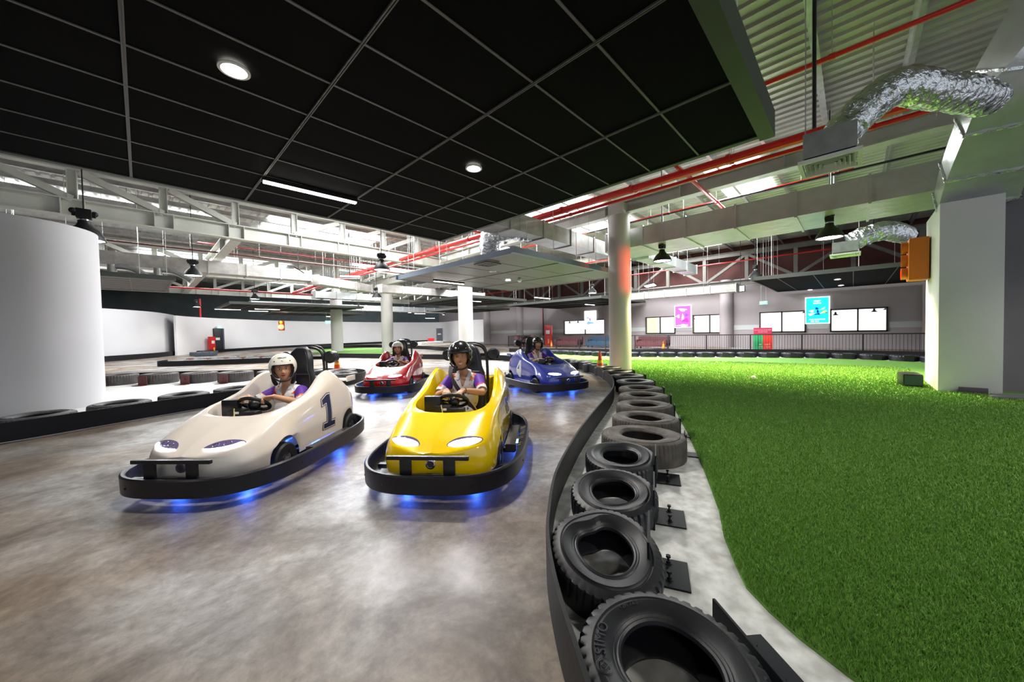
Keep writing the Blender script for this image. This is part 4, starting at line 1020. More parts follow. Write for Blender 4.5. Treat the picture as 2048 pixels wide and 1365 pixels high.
# red and green entrance sign board
t = empty('entrance_board', 'red and green entrance board standing at the railing', 'sign board', (22.55, 4.25, 0), -math.pi/2)
v0 = atp(1507, 675, x=22.55).y; v1 = atp(1545, 675, x=22.55).y; yc = (v0+v1)/2; w = abs(v0-v1); t.location.y = yc
ztop = atp(1526, 656, x=22.55).z
m = MB(); m.box((0, 0, ztop-.17), (w*.97, .06, .34)); m.build('header', mat('board_crimson', (.38, .01, .06), .5), t, 0)
m = MB(); m.box((-w*.25, 0, (ztop-.36)/2), (w*.5, .05, ztop-.36)); m.build('green_panel', mat('board_green', (.01, .30, .10), .5), t, 0)
m = MB(); m.box((w*.25, 0, (ztop-.36)/2), (w*.5, .05, ztop-.36)); m.build('red_panel', mat('board_red', (.62, .03, .015), .5), t, 0)
m = MB(); m.box((-w*.25, -.03, (ztop-.36)/2), (.03, .02, ztop-.36)); m.build('panel_divider', mat('board_dkgreen', (.0, .08, .03), .5), t, 0)
for k, (lx, lz, s, txt) in enumerate([(0, ztop-.12, .058, 'KHU VUC DUA XE GO KART'), (0, ztop-.22, .055, 'GO KART ZONE'), (w*.25, .42, .11, 'EXIT'), (w*.25, .3, .07, 'LOI RA'), (-w*.12, .42, .1, 'IN'), (-w*.13, .3, .05, 'LOI VAO')]):
    me = text_mesh(txt, s, .001); me.materials.clear(); me.materials.append(mat('board_text', (.85, .55, .6), .5)); o = bpy.data.objects.new('lettering', me); COL.objects.link(o); o.parent = t; o.location = (lx, -.04, lz); o.rotation_euler = (math.pi/2, 0, 0)
# traffic light on the pillar, red lamp facing back towards the column
t = empty('traffic_light', 'orange traffic light box with lit red lamp on the white pillar', 'traffic light', (12.0, -1.2, 2.32))
M_tl = mat('signal_orange', (.62, .16, .01), .4)
m = MB(); m.bbox((0, .17, .45), (.5, .3, .92), .03); m.build('housing', M_tl, t)
for k in range(3):
    m = MB(); m.lathe([(.0, 0), (.12, 0), (.13, .0), (.13, .1), (.12, .1), (.12, .01)], 20, Matrix.Translation((0, .32, .16+.29*k)) @ Matrix.Rotation(-math.pi/2, 4, 'X'))
    m.build('visor', M_tl, t)
    m = MB(); m.sphere((0, .33, .16+.29*k), .11, 16, 10, sc=(1, .45, 1)); m.build('signal_lens', emis('signal_red', (1.0, .03, .01), 12) if k == 0 else mat('dark_lens', (.05, .02, .01), .2), t)
spot('signal_light', (12.0, -.72, 2.55), (11.12-12.0, 5.64+.72, .75), 1500, 17, .8, (1, .04, .02), .06)
t = empty('traffic_light', 'distant round red and amber signal lamp on the far white wall', 'traffic light', atd(562, 654, 35.5)); t.rotation_euler = (0, 0, -.6)
m = MB(); m.sphere((0, 0, 0), .26, 18, 12, sc=(1, .4, 1)); m.build('red_lens', emis('signal_red_far', (1.0, .10, .05), 6), t)
m = MB(); m.bbox((0, .15, .1), (.5, .2, .95), .05); m.build('housing', M_tl, t)
m = MB(); m.sphere((0, 0, .45), .13, 14, 8, sc=(1, .4, 1)); m.build('amber_lens', emis('signal_amber', (1.0, .4, .02), 2.5), t)
# floor box on the turf by the pillar, and the little dark box at its foot
q = at(1845, 773, .03); t = empty('floor_speaker', 'black box lying on the turf against the left side of the pillar', 'speaker', (q.x, q.y+.18, .028), .1)
m = MB(); m.bbox((0, 0, .14), (.55, .3, .27), .05); m.build('body', M_blk, t)
m = MB(); m.box((-.28, 0, .14), (.015, .25, .2)); m.build('grille', mat('dark_teal_grille', (.02, .05, .05), .3), t, 0)
m = MB(); m.bbox((0, 0, .05), (.05, .34, .12), .01); tag(m.build('junction_box', mat('violet_grey_box', (.10, .07, .10), .5), loc=(10.7, -1.62, .028)), 'small dark violet box at the foot of the white pillar', 'box')
m = MB(); m.bbox((0, 0, .04), (1.4, .08, .06), .01); m.bbox((.1, .12, .03), (1.4, .06, .05), .01)
o = m.build('metal_rails', mat('rail_grey', (.16, .16, .18), .4), loc=(10.6, -2.4, .028)); o.rotation_euler = (0, 0, 2.0); tag(o, 'grey metal rails lying on the turf right of the pillar', 'rail')
m = MB(); m.sphere((0, 0, 0), .05, 10, 6); q = at(1507, 757, .06); tag(m.build('ball', mat('label_white', (.85, .82, .8), .5), loc=(q.x, q.y, .078)), 'small white ball lying on the bright turf', 'ball')
q = atp(1481, 578, x=26.0); t = empty('floodlight', 'small square floodlight in front of the window wall', 'lamp', q, -math.pi/2)
m = MB(); m.bbox((0, 0, 0), (.5, .12, .4), .02); m.build('housing', M_blk, t); m = MB(); m.box((0, -.07, 0), (.4, .01, .3)); m.build('lit_lens', M_lamp, t, 0)
m = MB(); m.tube([(0, 0, .2), (0, 0, ROOF_Z-.04-q.z)], .015, 6); m.build('rod', M_blk, t)
# ================================================================ karts
def catmull(P, n):
    out = []
    for i in range(len(P)-1):
        p0 = P[max(i-1, 0)]; p1 = P[i]; p2 = P[i+1]; p3 = P[min(i+2, len(P)-1)]
        for k in range(n):
            t = k/n
            out.append(tuple(0.5*((2*b)+(-a+c)*t+(2*a-5*b+4*c-d)*t*t+(-a+3*b-3*c+d)*t**3) for a, b, c, d in zip(p0, p1, p2, p3)))
    out.append(P[-1]); return out
BX = [-1.02, -.9, -.75, -.6, -.45, -.3, -.1, .1, .3, .5, .7, .85, .95, 1.01]
def tab(x, ys): 
    # smooth table lookup
    return interp(x, BX, ys)
def sm_tab(x, ys):
    return (tab(x-.05, ys)+2*tab(x, ys)+tab(x+.05, ys))/4
T_wb = [.40, .465, .49, .50, .50, .50, .50, .50, .505, .51, .50, .455, .37, .20]
T_ws = [.38, .44, .465, .47, .475, .475, .475, .475, .475, .465, .455, .42, .335, .17]
T_zs = [.54, .60, .66, .70, .71, .70, .68, .645, .60, .535, .465, .415, .385, .36]
T_wr = [.26, .34, .375, .38, .38, .39, .41, .415, .41, .36, .30, .24, .17, .08]
T_zr = [.60, .67, .77, .885, .93, .885, .745, .69, .655, .605, .525, .46, .415, .37]
T_zc = [.61, .67, .74, .80, .80, .80, .70, .68, .65, .598, .535, .472, .425, .375]
def open_w(x):
    return interp(x, [-.80, -.79, -.76, -.70, -.5, -.2, .1, .25, .34, .41, .45, .475, .49, .50, .506], [0, .14, .24, .31, .34, .36, .375, .375, .36, .325, .28, .225, .165, .09, 0])
def arch(x):
    z = .165
    for xc, r in ((.47, .205), (-.78, .20)):
        d = (x-xc)/r
        if abs(d) < 1: z = max(z, .165+r*1.12*math.sqrt(1-d*d))
    return z
def section(x):
    wo = open_w(x); zc = sm_tab(x, T_zc); zr = sm_tab(x, T_zr); wr = sm_tab(x, T_wr); zs = sm_tab(x, T_zs); ws = sm_tab(x, T_ws); wb = sm_tab(x, T_wb); zb = arch(x)
    if x > .9:
        q = math.sqrt(max(0, 1-((x-.9)/.115)**2)); f = lerp(.35, 1, q); wb, ws, wr = wb*f/ (1 if q > .99 else 1), ws*f, wr*f
    zi = zr-.008 if wo > 0 else zc
    zi = lerp(zc, zr-.008, clamp(wo/.12))
    zm = max(lerp(.17, zs, .55), zb+.012)
    zs_ = max(zs, zm+.02)
    P = [(wo, zi), (lerp(wo, wr, .55), lerp(zi, zr, .75)), (wr, zr), (lerp(wr, ws, .72), lerp(zr, zs_, .42)), (ws+.004, zs_-.01), (wb+.004, zm), (wb, lerp(zm, zb, .5)), (wb-.012, zb)]
    return catmull(P, 4)
def kart_body_mesh(paint, inner):
    xs = sorted(set([round(v, 4) for v in np.linspace(-1.02, 1.01, 84)]+[round(v, 4) for v in (.37, .40, .43, .45, .47, .48, .49, .497, .503, .51, -.73, -.76, -.775, -.787, -.795, -.803, .265, .27, .28, .655, .66, .672, .675, .98, .99, 1.0, 1.005)]))
    S = [section(x) for x in xs]; n = len(S[0]); m = MB()
    for side in (1, -1):
        vs = [(x, side*y, z) for x, sec in zip(xs, S) for y, z in sec]; fs = []
        for i in range(len(xs)-1):
            for k in range(n-1):
                f = (i*n+k, i*n+k+1, (i+1)*n+k+1, (i+1)*n+k); fs.append(f if side > 0 else f[::-1])
        m.add(vs, fs)
        # inner wall of the cockpit
        xi = [x for x in xs if open_w(x) > 0]; vs = []; fs = []
        xi = [min(xi)-.008]+xi+[.504]
        for x in xi:
            w = open_w(x); y, z = section(x)[0]
            for q in range(6):
                t = q/5; vs.append((x+(0 if q == 0 else (-.05*t if x > .3 else .05*t if x < -.7 else 0)), side*max(0, w-(.018 if q == 1 else .012*q) if w > .03 else w), lerp(z, .17, t**1.2)-(0.0)))
        for i in range(len(xi)-1):
            for k in range(5):
                f = (i*6+k, i*6+k+1, (i+1)*6+k+1, (i+1)*6+k); fs.append(f[::-1] if side > 0 else f)
        m.add(vs, fs)
    for x, fl_ in ((xs[0], 1), (xs[-1], -1)):
        sec = section(x); vs = [(x, y, z) for y, z in sec]+[(x, -y, z) for y, z in sec[::-1]]; m.add(vs, [tuple(range(len(vs)))])
    me = bpy.data.meshes.new('kart_body'); me.from_pydata(m.v, [], m.f)
    bm = bmesh.new(); bm.from_mesh(me); bmesh.ops.remove_doubles(bm, verts=bm.verts[:], dist=.0008)
    bmesh.ops.recalc_face_normals(bm, faces=bm.faces[:]); 
    # make sure normals point outwards: check a hood face
    bm.to_mesh(me); bm.free()
    me.materials.append(paint)
    me.polygons.foreach_set('use_smooth', [True]*len(me.polygons)); me.set_sharp_from_angle(angle=math.radians(48)); me.update()
    return me
def bvh_of(me, M=None):
    vs = [(M @ v.co) if M is not None else v.co.copy() for v in me.vertices]
    return BVHTree.FromPolygons(vs, [tuple(p.vertices) for p in me.polygons])
def project(bvh, origin, d, fallback=None, off=.003):
    d = Vector(d).normalized(); hit = bvh.ray_cast(Vector(origin), d)
    if hit[0] is None:
        h = bvh.find_nearest(fallback if fallback is not None else Vector(origin)); 
        return h[0]-d*off
    return hit[0]-d*off
def decal(bvh, pts2d, frame, d, name, m, parent, off=.004, sub=3, loc=None):
    """polygon in the plane of frame (origin, ux, uy) projected along d on a surface"""
    o, ux, uy = (Vector(v) for v in frame)
    bm = bmesh.new()
    for poly in (pts2d if isinstance(pts2d[0][0], (tuple, list)) else [pts2d]):
        vs = [bm.verts.new((x, y, 0)) for x, y in poly]; f = bm.faces.new(vs)
    bmesh.ops.triangulate(bm, faces=bm.faces[:])
    for _ in range(sub):
        long_e = [e for e in bm.edges if e.calc_length() > .02]
        if not long_e: break
        bmesh.ops.subdivide_edges(bm, edges=long_e, cuts=1); bmesh.ops.triangulate(bm, faces=[f for f in bm.faces if len(f.verts) > 3])
    dv = Vector(d).normalized()
    for v in bm.verts:
        p = o+ux*v.co.x+uy*v.co.y; v.co = project(bvh, p-dv*.9, dv, p, off)
    me = bpy.data.meshes.new(name); bm.to_mesh(me); bm.free(); me.materials.append(m)
    me.polygons.foreach_set('use_smooth', [True]*len(me.polygons))
    ob = bpy.data.objects.new(name, me); COL.objects.link(ob); ob.parent = parent
    return ob
ONE = [[(-.66, -1), (.66, -1), (.66, -.72), (-.66, -.72)], [(-.21, -.74), (.24, -.74), (.24, 1), (-.08, 1), (-.21, .95)], [(-.68, .46), (-.2, .56), (-.2, .95), (-.68, .76)]]
FOUR = [(.12, -1), (.46, -1), (.46, -.42), (.66, -.42), (.66, -.08), (.46, -.08), (.46, 1), (.12, 1), (-.62, -.05), (-.62, -.42), (.12, -.42)]
def grow(P, g):
    n = len(P); out = []
    for i in range(n):
        a = Vector(P[i-1]); b = Vector(P[i]); c = Vector(P[(i+1) % n]); d1 = (b-a).normalized(); d2 = (c-b).normalized()
        n1 = Vector((d1.y, -d1.x)); n2 = Vector((d2.y, -d2.x)); k = (n1+n2); k = k/max(.5, k.length_squared)*2*.5
        out.append((b.x+k.x*g*1.4, b.y+k.y*g*1.4))
    return out
def smooth2(P, n=4):
    N = len(P); out = []
    for i in range(N):
        p0, p1, p2, p3 = P[i-1], P[i], P[(i+1) % N], P[(i+2) % N]
        for k in range(n):
            t = k/n; out.append(tuple(0.5*((2*b)+(-a+c)*t+(2*a-5*b+4*c-d)*t*t+(-a+3*b-3*c+d)*t**3) for a, b, c, d in zip(p0, p1, p2, p3)))
    return out
M_tyrek = mat('kart_tyre', (.012, .012, .016), .5, bump=.1, bscale=50)
M_seat = mat('seat_vinyl', (.008, .008, .012), .35, bump=.1, bscale=30)
M_lensd = mat('headlight_glass', (.20, .16, .34), .08, spec=.8, coat=1.0, metal=.3)
M_led = emis('headlight_led', (.93, .93, 1.0), 9)
M_ledf = emis('headlight_full', (.96, .95, 1.0), 8)
M_blue = emis('underglow_blue', (.05, .18, 1.0), 14)
M_plate = mat('step_plate', (.10, .085, .08), .3, metal=.7)
def kart(k, paint, label, number=None, lampfull=True, glow=1.0):
    cx, cy, deg = {'w': (.955, 4.613, 221.1), 'y': (2.371, 3.094, 219.0), 'r': (4.257, 8.022, 225.0), 'b': (6.568, 5.303, 250.5)}[k]
    T = empty('go_kart', label, 'go kart', (cx, cy, 0), math.radians(deg), 'go karts on the track')
    Rz = Matrix.Translation((cx, cy, 0)) @ Matrix.Rotation(math.radians(deg), 4, 'Z')
    body_me = kart_body_mesh(paint, paint); body = bpy.data.objects.new('body_shell', body_me); COL.objects.link(body); body.parent = T
    bv = bvh_of(body_me)
    # bumper
    a, b, n = 1.16, .738, 3.2; out = []
    for i in range(120):
        t = 2*math.pi*i/120; c, s = math.cos(t), math.sin(t)
        out.append((math.copysign(abs(c)**(2/n), c), math.copysign(abs(s)**(2/n), s)))
    m = MB(); ring = [(0, .105), (0.004, .24), (-.006, .252), (-.022, .252), (-.03, .242), (-.026, .105)]
    vs = [(x*(a+d), y*(b+d), z) for x, y in out for d, z in ring]; q = len(ring)
    fs = [(i*q+j, ((i+1) % 120)*q+j, ((i+1) % 120)*q+(j+1) % q, i*q+(j+1) % q) for i in range(120) for j in range(q)]
    m.add(vs, fs); bp = m.build('bumper', mat('bumper_rubber', (.007, .007, .012), .35, spec=.45), T, 40)
    m = MB()
    for i in range(6, 120, 9):
        x, y = out[i]; p = Vector((x*(a+.003), y*(b+.003), .17)); nn = Vector((x/a, y/b, 0)).normalized(); m.cyl(p, p+nn*.004, .008, 8)
    m.build('bumper_screws', M_steelblk, bp)
    m = MB(); vs = [(x*(a-.026), y*(b-.026), .118) for x, y in out]+[(x*(a-.026)*.93, y*(b-.026)*.88, .118) for x, y in out]
    m.add(vs, [(i, (i+1) % 120, 120+(i+1) % 120, 120+i) for i in range(120)])
    # chassis: frame rails, cross tubes and dark floor tray
    for s in (-1, 1): m.bar((-.98, s*.36, .13), (.98, s*.30, .13), .05, .05)
    for x in (-.9, -.45, .15, .62, .95): m.bar((x, -.62 if abs(x) < .8 else -.4, .13), (x, .62 if abs(x) < .8 else .4, .13), .05, .04)
    m.box((0, 0, .125), (1.9, .62, .02)); m.build('chassis', M_steelblk, T, 30)
    m = MB()
    for x0, x1 in ((-.55, .22),):
        m.box((-.16, 0, .36), (1.25, .60, .02))
        for s in (-1, 1): m.box((-.16, s*.30, .28), (1.25, .02, .2))
    m.build('cockpit_tub', M_seat, T, 0)
    # side steps with clips
    for s in (1, -1):
        m = MB(); m.bbox((-.20, s*.565, .185), (.78, .11, .012), .003); m.bar((.19, s*.52, .165), (.19, s*.63, .165), .02, .07, (0, 0, 1)); st_ = m.build('side_step', M_plate, T, 30)
        for x in (-.5, -.25, -.1, .12):
            m = MB(); m.tube([(x-.03, s*.64, .175), (x-.03, s*.69, .19), (x+.03, s*.69, .19), (x+.03, s*.64, .175)], .006, 6); m.build('clip', M_chrome, st_)
    # wheels
    for x, s, r in ((.47, 1, .165), (.47, -1, .165), (-.78, 1, .165), (-.78, -1, .165)):
        R = Matrix.Translation((x, s*.452, .165)) @ Matrix.Rotation(-s*math.pi/2, 4, 'X')
        m = MB(); m.lathe([(.075, -.055), (r-.02, -.06), (r-.004, -.045), (r, -.02), (r, .02), (r-.004, .045), (r-.02, .06), (.075, .055), (.07, .0)], 32, R, close=True); w = m.build('wheel', M_tyrek, T)
        m = MB(); m.lathe([(0, .05), (.03, .052), (.034, .03), (.06, .02), (.075, .045)], 24, R); m.build('hub', mat('hub_metal', (.3, .3, .33), .3, metal=.9), w)
        for i in range(4):
            an = i*math.pi/2+.4; m = MB(); p = R @ Vector((.048*math.cos(an), .048*math.sin(an), .025)); p2 = R @ Vector((.048*math.cos(an), .048*math.sin(an), .045)); m.cyl(p, p2, .007, 6); m.build('wheel_nut', M_chrome, w)
    # nerf bar
    m = MB(); m.bbox((1.09, 0, .372), (.03, .66, .032), .008)
    for s in (-1, 1): m.bbox((1.095, s*.175, .295), (.02, .095, .15), .006)
    m.bar((1.09, -.33, .235), (1.09, .33, .235), .03, .02, (0, 0, 1)); m.build('front_guard', M_blk, T, 30)
    # badge
    p = project(bv, (1.5, 0, .295), (-1, 0, 0), off=.004)
    m = MB(); Rb = Matrix.Translation(p) @ Matrix.Rotation(math.pi/2, 4, 'Y')
    m.lathe([(.024, 0), (.03, .01), (.040, .008), (.044, -.004)], 28, Rb); m.build('badge_ring', M_chrome if k != 'w' else mat('badge_dark', (.08, .06, .10), .3), T)
    m = MB(); m.lathe([(0, .004), (.026, .004)], 24, Rb); m.build('badge_centre', mat('badge_centre', (.05, .04, .06), .3), T)
    # headlights
    d = Vector((-1, 0, -.42)).normalized()
    for s in (1, -1):
        O = Vector((.86, 0, .43)); ux = Vector((0, s, 0)); uy = Vector((.39, 0, .92))
        lens = [(.115, -.050), (.16, -.066), (.23, -.066), (.30, -.050), (.36, -.016), (.40, .030), (.385, .056), (.34, .070), (.27, .070), (.19, .045), (.135, .0)]
        L_ = decal(bv, smooth2(lens)[::(1 if s > 0 else -1)], (O, ux, uy), d, 'headlight', M_lensd, T, .004)
        if lampfull: strip = [(.125, -.048), (.17, -.061), (.23, -.061), (.30, -.045), (.355, -.012), (.39, .030), (.36, .048), (.30, .046), (.22, .026), (.155, -.006)]
        else: strip = [(.117, -.050), (.16, -.065), (.23, -.065), (.30, -.049), (.36, -.015), (.398, .030), (.37, .045), (.325, .005), (.25, -.030), (.17, -.046)]
        decal(bv, smooth2(strip)[::(1 if s > 0 else -1)], (O, ux, uy), d, 'lit_reflector', M_ledf if lampfull else M_led, L_, .009)
        rim_ = MB(); 
        for (x, y), r_ in (((.20, -.005), .024), ((.28, .020), .028)):
            c = O+ux*x+uy*y
            pts = [project(bv, c+ux*(math.cos(t)*r_)+uy*(math.sin(t)*r_)-d*.9, d, c, .008) for t in np.linspace(0, 2*math.pi, 18, endpoint=False)]
            rim_.tube(pts, .0022, 5, closed=True)
        rim_.build('reflector_ring', M_chrome, L_)
        wp = Rz @ Vector((1.12, s*.27, .43)); dr_ = (Rz.to_3x3() @ Vector((1, s*.1, -.02)))
        hl = spot('headlight_beam', wp, dr_, 6*glow*(1 if lampfull else .6), 95, .7, (.92, .93, 1.0), .05); hl.data.specular_factor = .15
    # underglow lamps
    for x, y in ((.72, .30), (.72, -.30), (-.25, .60), (-.25, -.60), (-.85, 0)):
        m = MB(); m.bbox((x, y, .095), (.12, .05, .012), .004); m.build('underglow_lamp', M_blue, T, 0)
        wp = Rz @ Vector((x*1.02, y*1.05, .075)); point('underglow', wp, 1.5*glow, (.03, .12, 1.0), .03)
    # seat
    def bz(t): return (lerp(-.36, -.56, t), lerp(.30, 1.13, t))
    m = MB(); prof = [(0, .20), (.15, .225), (.35, .235), (.55, .232), (.68, .21), (.76, .178), (.86, .165), (.95, .150), (1.03, .12), (1.09, .06)]
    vs = []; fs = []; K = 20
    for t, w in prof:
        x, z = bz(t)
        for q in range(K):
            an = 2*math.pi*q/K; c, s_ = math.cos(an), math.sin(an); y = math.copysign(abs(s_)**.6, s_)*w
            th = .055 if t < 1 else .04
            dx = math.copysign(abs(c)**.7, c)*th; 
            if c > 0: dx -= .03*(1-min(1, abs(y)/w)**2)*(1 if t < .7 else .3)
            vs.append((x+dx, y, z+.05*(-c)*.2))
    for i in range(len(prof)-1):
        for q in range(K): fs.append((i*K+q, i*K+(q+1) % K, (i+1)*K+(q+1) % K, (i+1)*K+q))
    fs += [tuple(range(K))[::-1], tuple((len(prof)-1)*K+q for q in range(K))]
    m.add(vs, fs); sb = m.build('seat_back', M_seat, T, 60)
    m = MB()
    for s in (-1, 1): m.tube([(bz(t)[0]+.056, s*(w-.035), bz(t)[1]) for t, w in prof[1:-1]], .003, 5)
    m.tube([(bz(.7)[0]+.05, y, bz(.7)[1]) for y in (-.17, -.08, 0, .08, .17)], .004, 5); m.build('seat_piping', mat('piping_grey', (.05, .05, .07), .4), sb)
    m = MB(); m.bbox((-.2, 0, .25), (.42, .38, .12), .04); m.build('seat_cushion', M_seat, T)
    # roll hoops and the round pads on their stalks
    for dx, r_, zz in ((-.70, .016, 1.20), (-.76, .012, 1.22)):
        m = MB(); m.tube(smooth_path([(dx+.05, -.21, .45), (dx, -.21, .9), (dx, -.17, zz-.06), (dx, 0, zz), (dx, .17, zz-.06), (dx, .21, .9), (dx+.05, .21, .45)], 6), r_, 10); m.build('roll_hoop', M_steelblk, T)
    m = MB(); m.tube([(-.78, -.30, 1.06), (-.78, .30, 1.06)], .022, 10); m.tube([(-.78, -.1, 1.06), (-.72, -.1, .9)], .012, 8); sk = m.build('pad_stalk', M_steelblk, T)
    for s in (-1, 1):
        m = MB(); m.lathe([(0, -.07), (.06, -.07), (.076, -.05), (.078, .05), (.06, .062), (0, .058)], 24, Matrix.Translation((-.74, s*.29, 1.07)) @ Matrix.Rotation(math.pi/2, 4, 'Y')); m.build('round_pad', M_seat, T)
    # small tail wing
    m = MB(); m.bbox((-1.0, 0, .745), (.20, .80, .022), .008)
    for s in (-1, 1): m.bar((-.95, s*.25, .62), (-.98, s*.25, .74), .02, .06, (1, 0, 0)); m.bbox((-1.0, s*.40, .76), (.22, .018, .07), .006)
    m.build('tail_wing', paint, T)
    # steering wheel, column, dash pod
    wc = Vector((.21, 0, .655)); nrm = Vector((-.62, 0, .78)).normalized(); ux = Vector((0, 1, 0)); uy = nrm.cross(ux)*-1
    m = MB(); m.tube([wc+(ux*math.cos(t)+uy*math.sin(t)*.86)*.14 for t in np.linspace(0, 2*math.pi, 40, endpoint=False)], .019, 12, closed=True)
    sw = m.build('steering_wheel', M_blk, T)
    m = MB(); m.sphere(wc-nrm*.012, .06, 14, 8); 
    for an in (0, math.pi, math.pi*1.5): m.bar(wc-nrm*.01, wc+(ux*math.cos(an)+uy*math.sin(an)*.86)*.13, .03, .010, nrm)
    m.build('wheel_spokes', M_steelblk, sw)
    m = MB(); m.tube([wc-nrm*.02, (.50, 0, .30)], .02, 10); m.build('steering_column', M_steelblk, T)
    m = MB(); m.bbox((.27, -.20, .63), (.07, .17, .17), .02); m.bbox((.33, -.08, .57), (.10, .16, .12), .02); m.bbox((.34, .06, .56), (.10, .16, .10), .02); dp = m.build('dash_pod', M_blk, T)
    m = MB(); m.box((.385, -.05, .60), (.012, .035, .02)); m.build('white_switch', mat('label_white', (.85, .82, .8), .5), dp, 0)
    m = MB(); m.tube(smooth_path([(.42, -.06, .33), (.43, -.10, .45), (.40, -.07, .55), (.37, -.09, .64)], 5), .006, 6); m.build('yellow_cable', mat('cable_cream', (.75, .6, .25), .5), dp)
    # numbers
    if number:
        for s in (1, -1):
            P = ONE if number == '1' else FOUR
            f = (Vector((-.27, s*.6, .475)), Vector((-s, 0, 0)), Vector((0, 0, 1))) 
            sc = .185; sx = .17
            def dec(P_, g, m_, off, nm): 
                Q = [[(x*sx, y*sc) for x, y in grow(pp, g)] for pp in (P_ if isinstance(P_[0][0], (tuple, list)) else [P_])]
                return decal(bv, Q, f, (0, -s, 0), nm, m_, T, off, 4)
            if number == '1':
                dec(P, .16, mat('decal_black', (.01, .01, .02), .3), .003, 'number_outline'); dec(P, .09, mat('decal_white', (.8, .8, .8), .3), .005, 'number_border'); dec(P, 0.02, mat('decal_navy', (.015, .02, .06), .3), .007, 'number_one')
            else:
                dec(P, .10, mat('decal_white', (.8, .8, .8), .3), .004, 'number_four'); decal(bv, [(-.40*sx, -.06*sc), (.11*sx, -.06*sc), (.11*sx, .55*sc)], f, (0, -s, 0), 'number_counter', paint, T, .006, 3)
    return T, bv, Rz
P_w = mat('paint_white', (.76, .69, .62), .22, coat=1.0, spec=.5)
P_y = mat('paint_yellow', (1.0, .66, .0), .22, coat=1.0, spec=.5)
P_r = mat('paint_red', (.62, .005, .012), .25, coat=1.0)
P_b = mat('paint_blue', (.035, .06, .42), .25, coat=1.0)
KW = kart('w', P_w, 'cream white go kart with a dark number 1 on its side, nearest at the left', '1', False)
KY = kart('y', P_y, 'bright yellow go kart in the centre with glaring headlights', None, True, 1.5)
KR = kart('r', P_r, 'red go kart behind the yellow and white ones', None, True)
KB = kart('b', P_b, 'blue violet go kart with a white number 4, rightmost of the four', '4', True)
Wd = mat('decal_white', (.8, .8, .8), .3); Bd = mat('decal_black', (.01, .01, .02), .3)
def blob(cx, cy, w, h, k, n=16): return [(cx+w*math.cos(2*math.pi*i/n)*(1+.25*math.sin(3*2*math.pi*i/n+k)), cy+h*math.sin(2*math.pi*i/n)*(1+.3*math.sin(4*2*math.pi*i/n+k))) for i in range(n)]
# white marbling on the red hood and flank, checks on the yellow flank, red emblem inside the white cockpit
up = Vector((0, 0, 1))
for k, (x, y, w, h) in enumerate([(.62, .05, .05, .17), (.55, -.15, .04, .12), (.75, .1, .02, .16)]):
    decal(KR[1], blob(0, 0, w, h, k), ((x, y, .6), (1, 0, 0), (0, 1, 0)), (0, 0, -1), 'white_marbling', Wd, KR[0])
for s in (1, -1):
    decal(KR[1], blob(0, 0, .12, .05, 1), ((-.1, s*.6, .40), (-s, 0, 0), (0, 0, 1)), (0, -s, 0), 'white_marbling', Wd, KR[0])
    decal(KR[1], blob(0, 0, .10, .05, 2), ((-.42, s*.6, .55), (-s, 0, 0), (0, 0, 1)), (0, -s, 0), 'white_marbling', Wd, KR[0])
    for i in range(4):
        for j in range(3):
            if (i+j) % 2 == 0: decal(KY[1], [(0, 0), (.07, 0), (.07, .06), (0, .06)], ((-.38+.07*i*1, s*.6, .42+.06*j), (1, 0, 0), (0, 0, 1)), (0, -s, 0), 'check_decal', Bd, KY[0], sub=2)
decal(KY[1], [(-.02, 0), (.02, 0), (.02, .02), (-.02, .02)], ((-.5, .6, .3), (1, 0, 0), (0, 0, 1)), (0, -1, 0), 'side_sticker', Wd, KY[0], sub=1)
decal(KB[1], blob(0, 0, .045, .04, 1), ((-.82, -.6, .60), (1, 0, 0), (0, 0, 1)), (0, 1, 0), 'pink_round_decal', mat('decal_pink', (.6, .05, .25), .3), KB[0])
# ================================================================ drivers
M_skin = mat('skin', (.62, .33, .20), .45, sub=.15); M_skin2 = mat('skin_tan', (.52, .27, .16), .45, sub=.15)
M_lip = mat('lips_red', (.55, .03, .03), .35); M_lipn = mat('lips_brown', (.40, .12, .09), .4); M_brow = mat('brow_hair', (.02, .012, .01), .6)
M_eyew = mat('eye_white', (.75, .73, .70), .25); M_iris = mat('iris_dark', (.015, .008, .006), .15); M_teeth = mat('teeth', (.85, .82, .76), .3)
M_hairb = mat('dark_hair', (.012, .009, .008), .5, bump=.5, bscale=90)
M_shirt = mat('shirt_white', (.74, .72, .74), .7, bump=.3, bscale=25, bdist=.01); M_purple = mat('shirt_purple', (.09, .015, .30), .65, bump=.2, bscale=25, bdist=.01)
M_orange = mat('shirt_orange', (.80, .22, .02), .7); M_sred = mat('shirt_red', (.60, .03, .05), .7); M_sblue = mat('shirt_blue', (.05, .12, .38), .7)
M_trouser = mat('trousers_dark', (.012, .012, .02), .7)
def capsule(m, a, b, ra, rb, n=16):
    a = Vector(a); b = Vector(b); d = b-a; L = d.length; dn = d.normalized() if L > 1e-6 else Vector((0, 0, 1)); pts = []; rs = []
    for t in (0, .3, .6, .85, 1): an = t*math.pi/2; pts.append(a-dn*ra*math.cos(an)); rs.append(max(.0006, ra*math.sin(an)))
    for t in (0, .15, .4, .7, 1): an = t*math.pi/2; pts.append(b+dn*rb*math.sin(an)); rs.append(max(.0006, rb*math.cos(an)))
    m.tube(pts, rs, n)
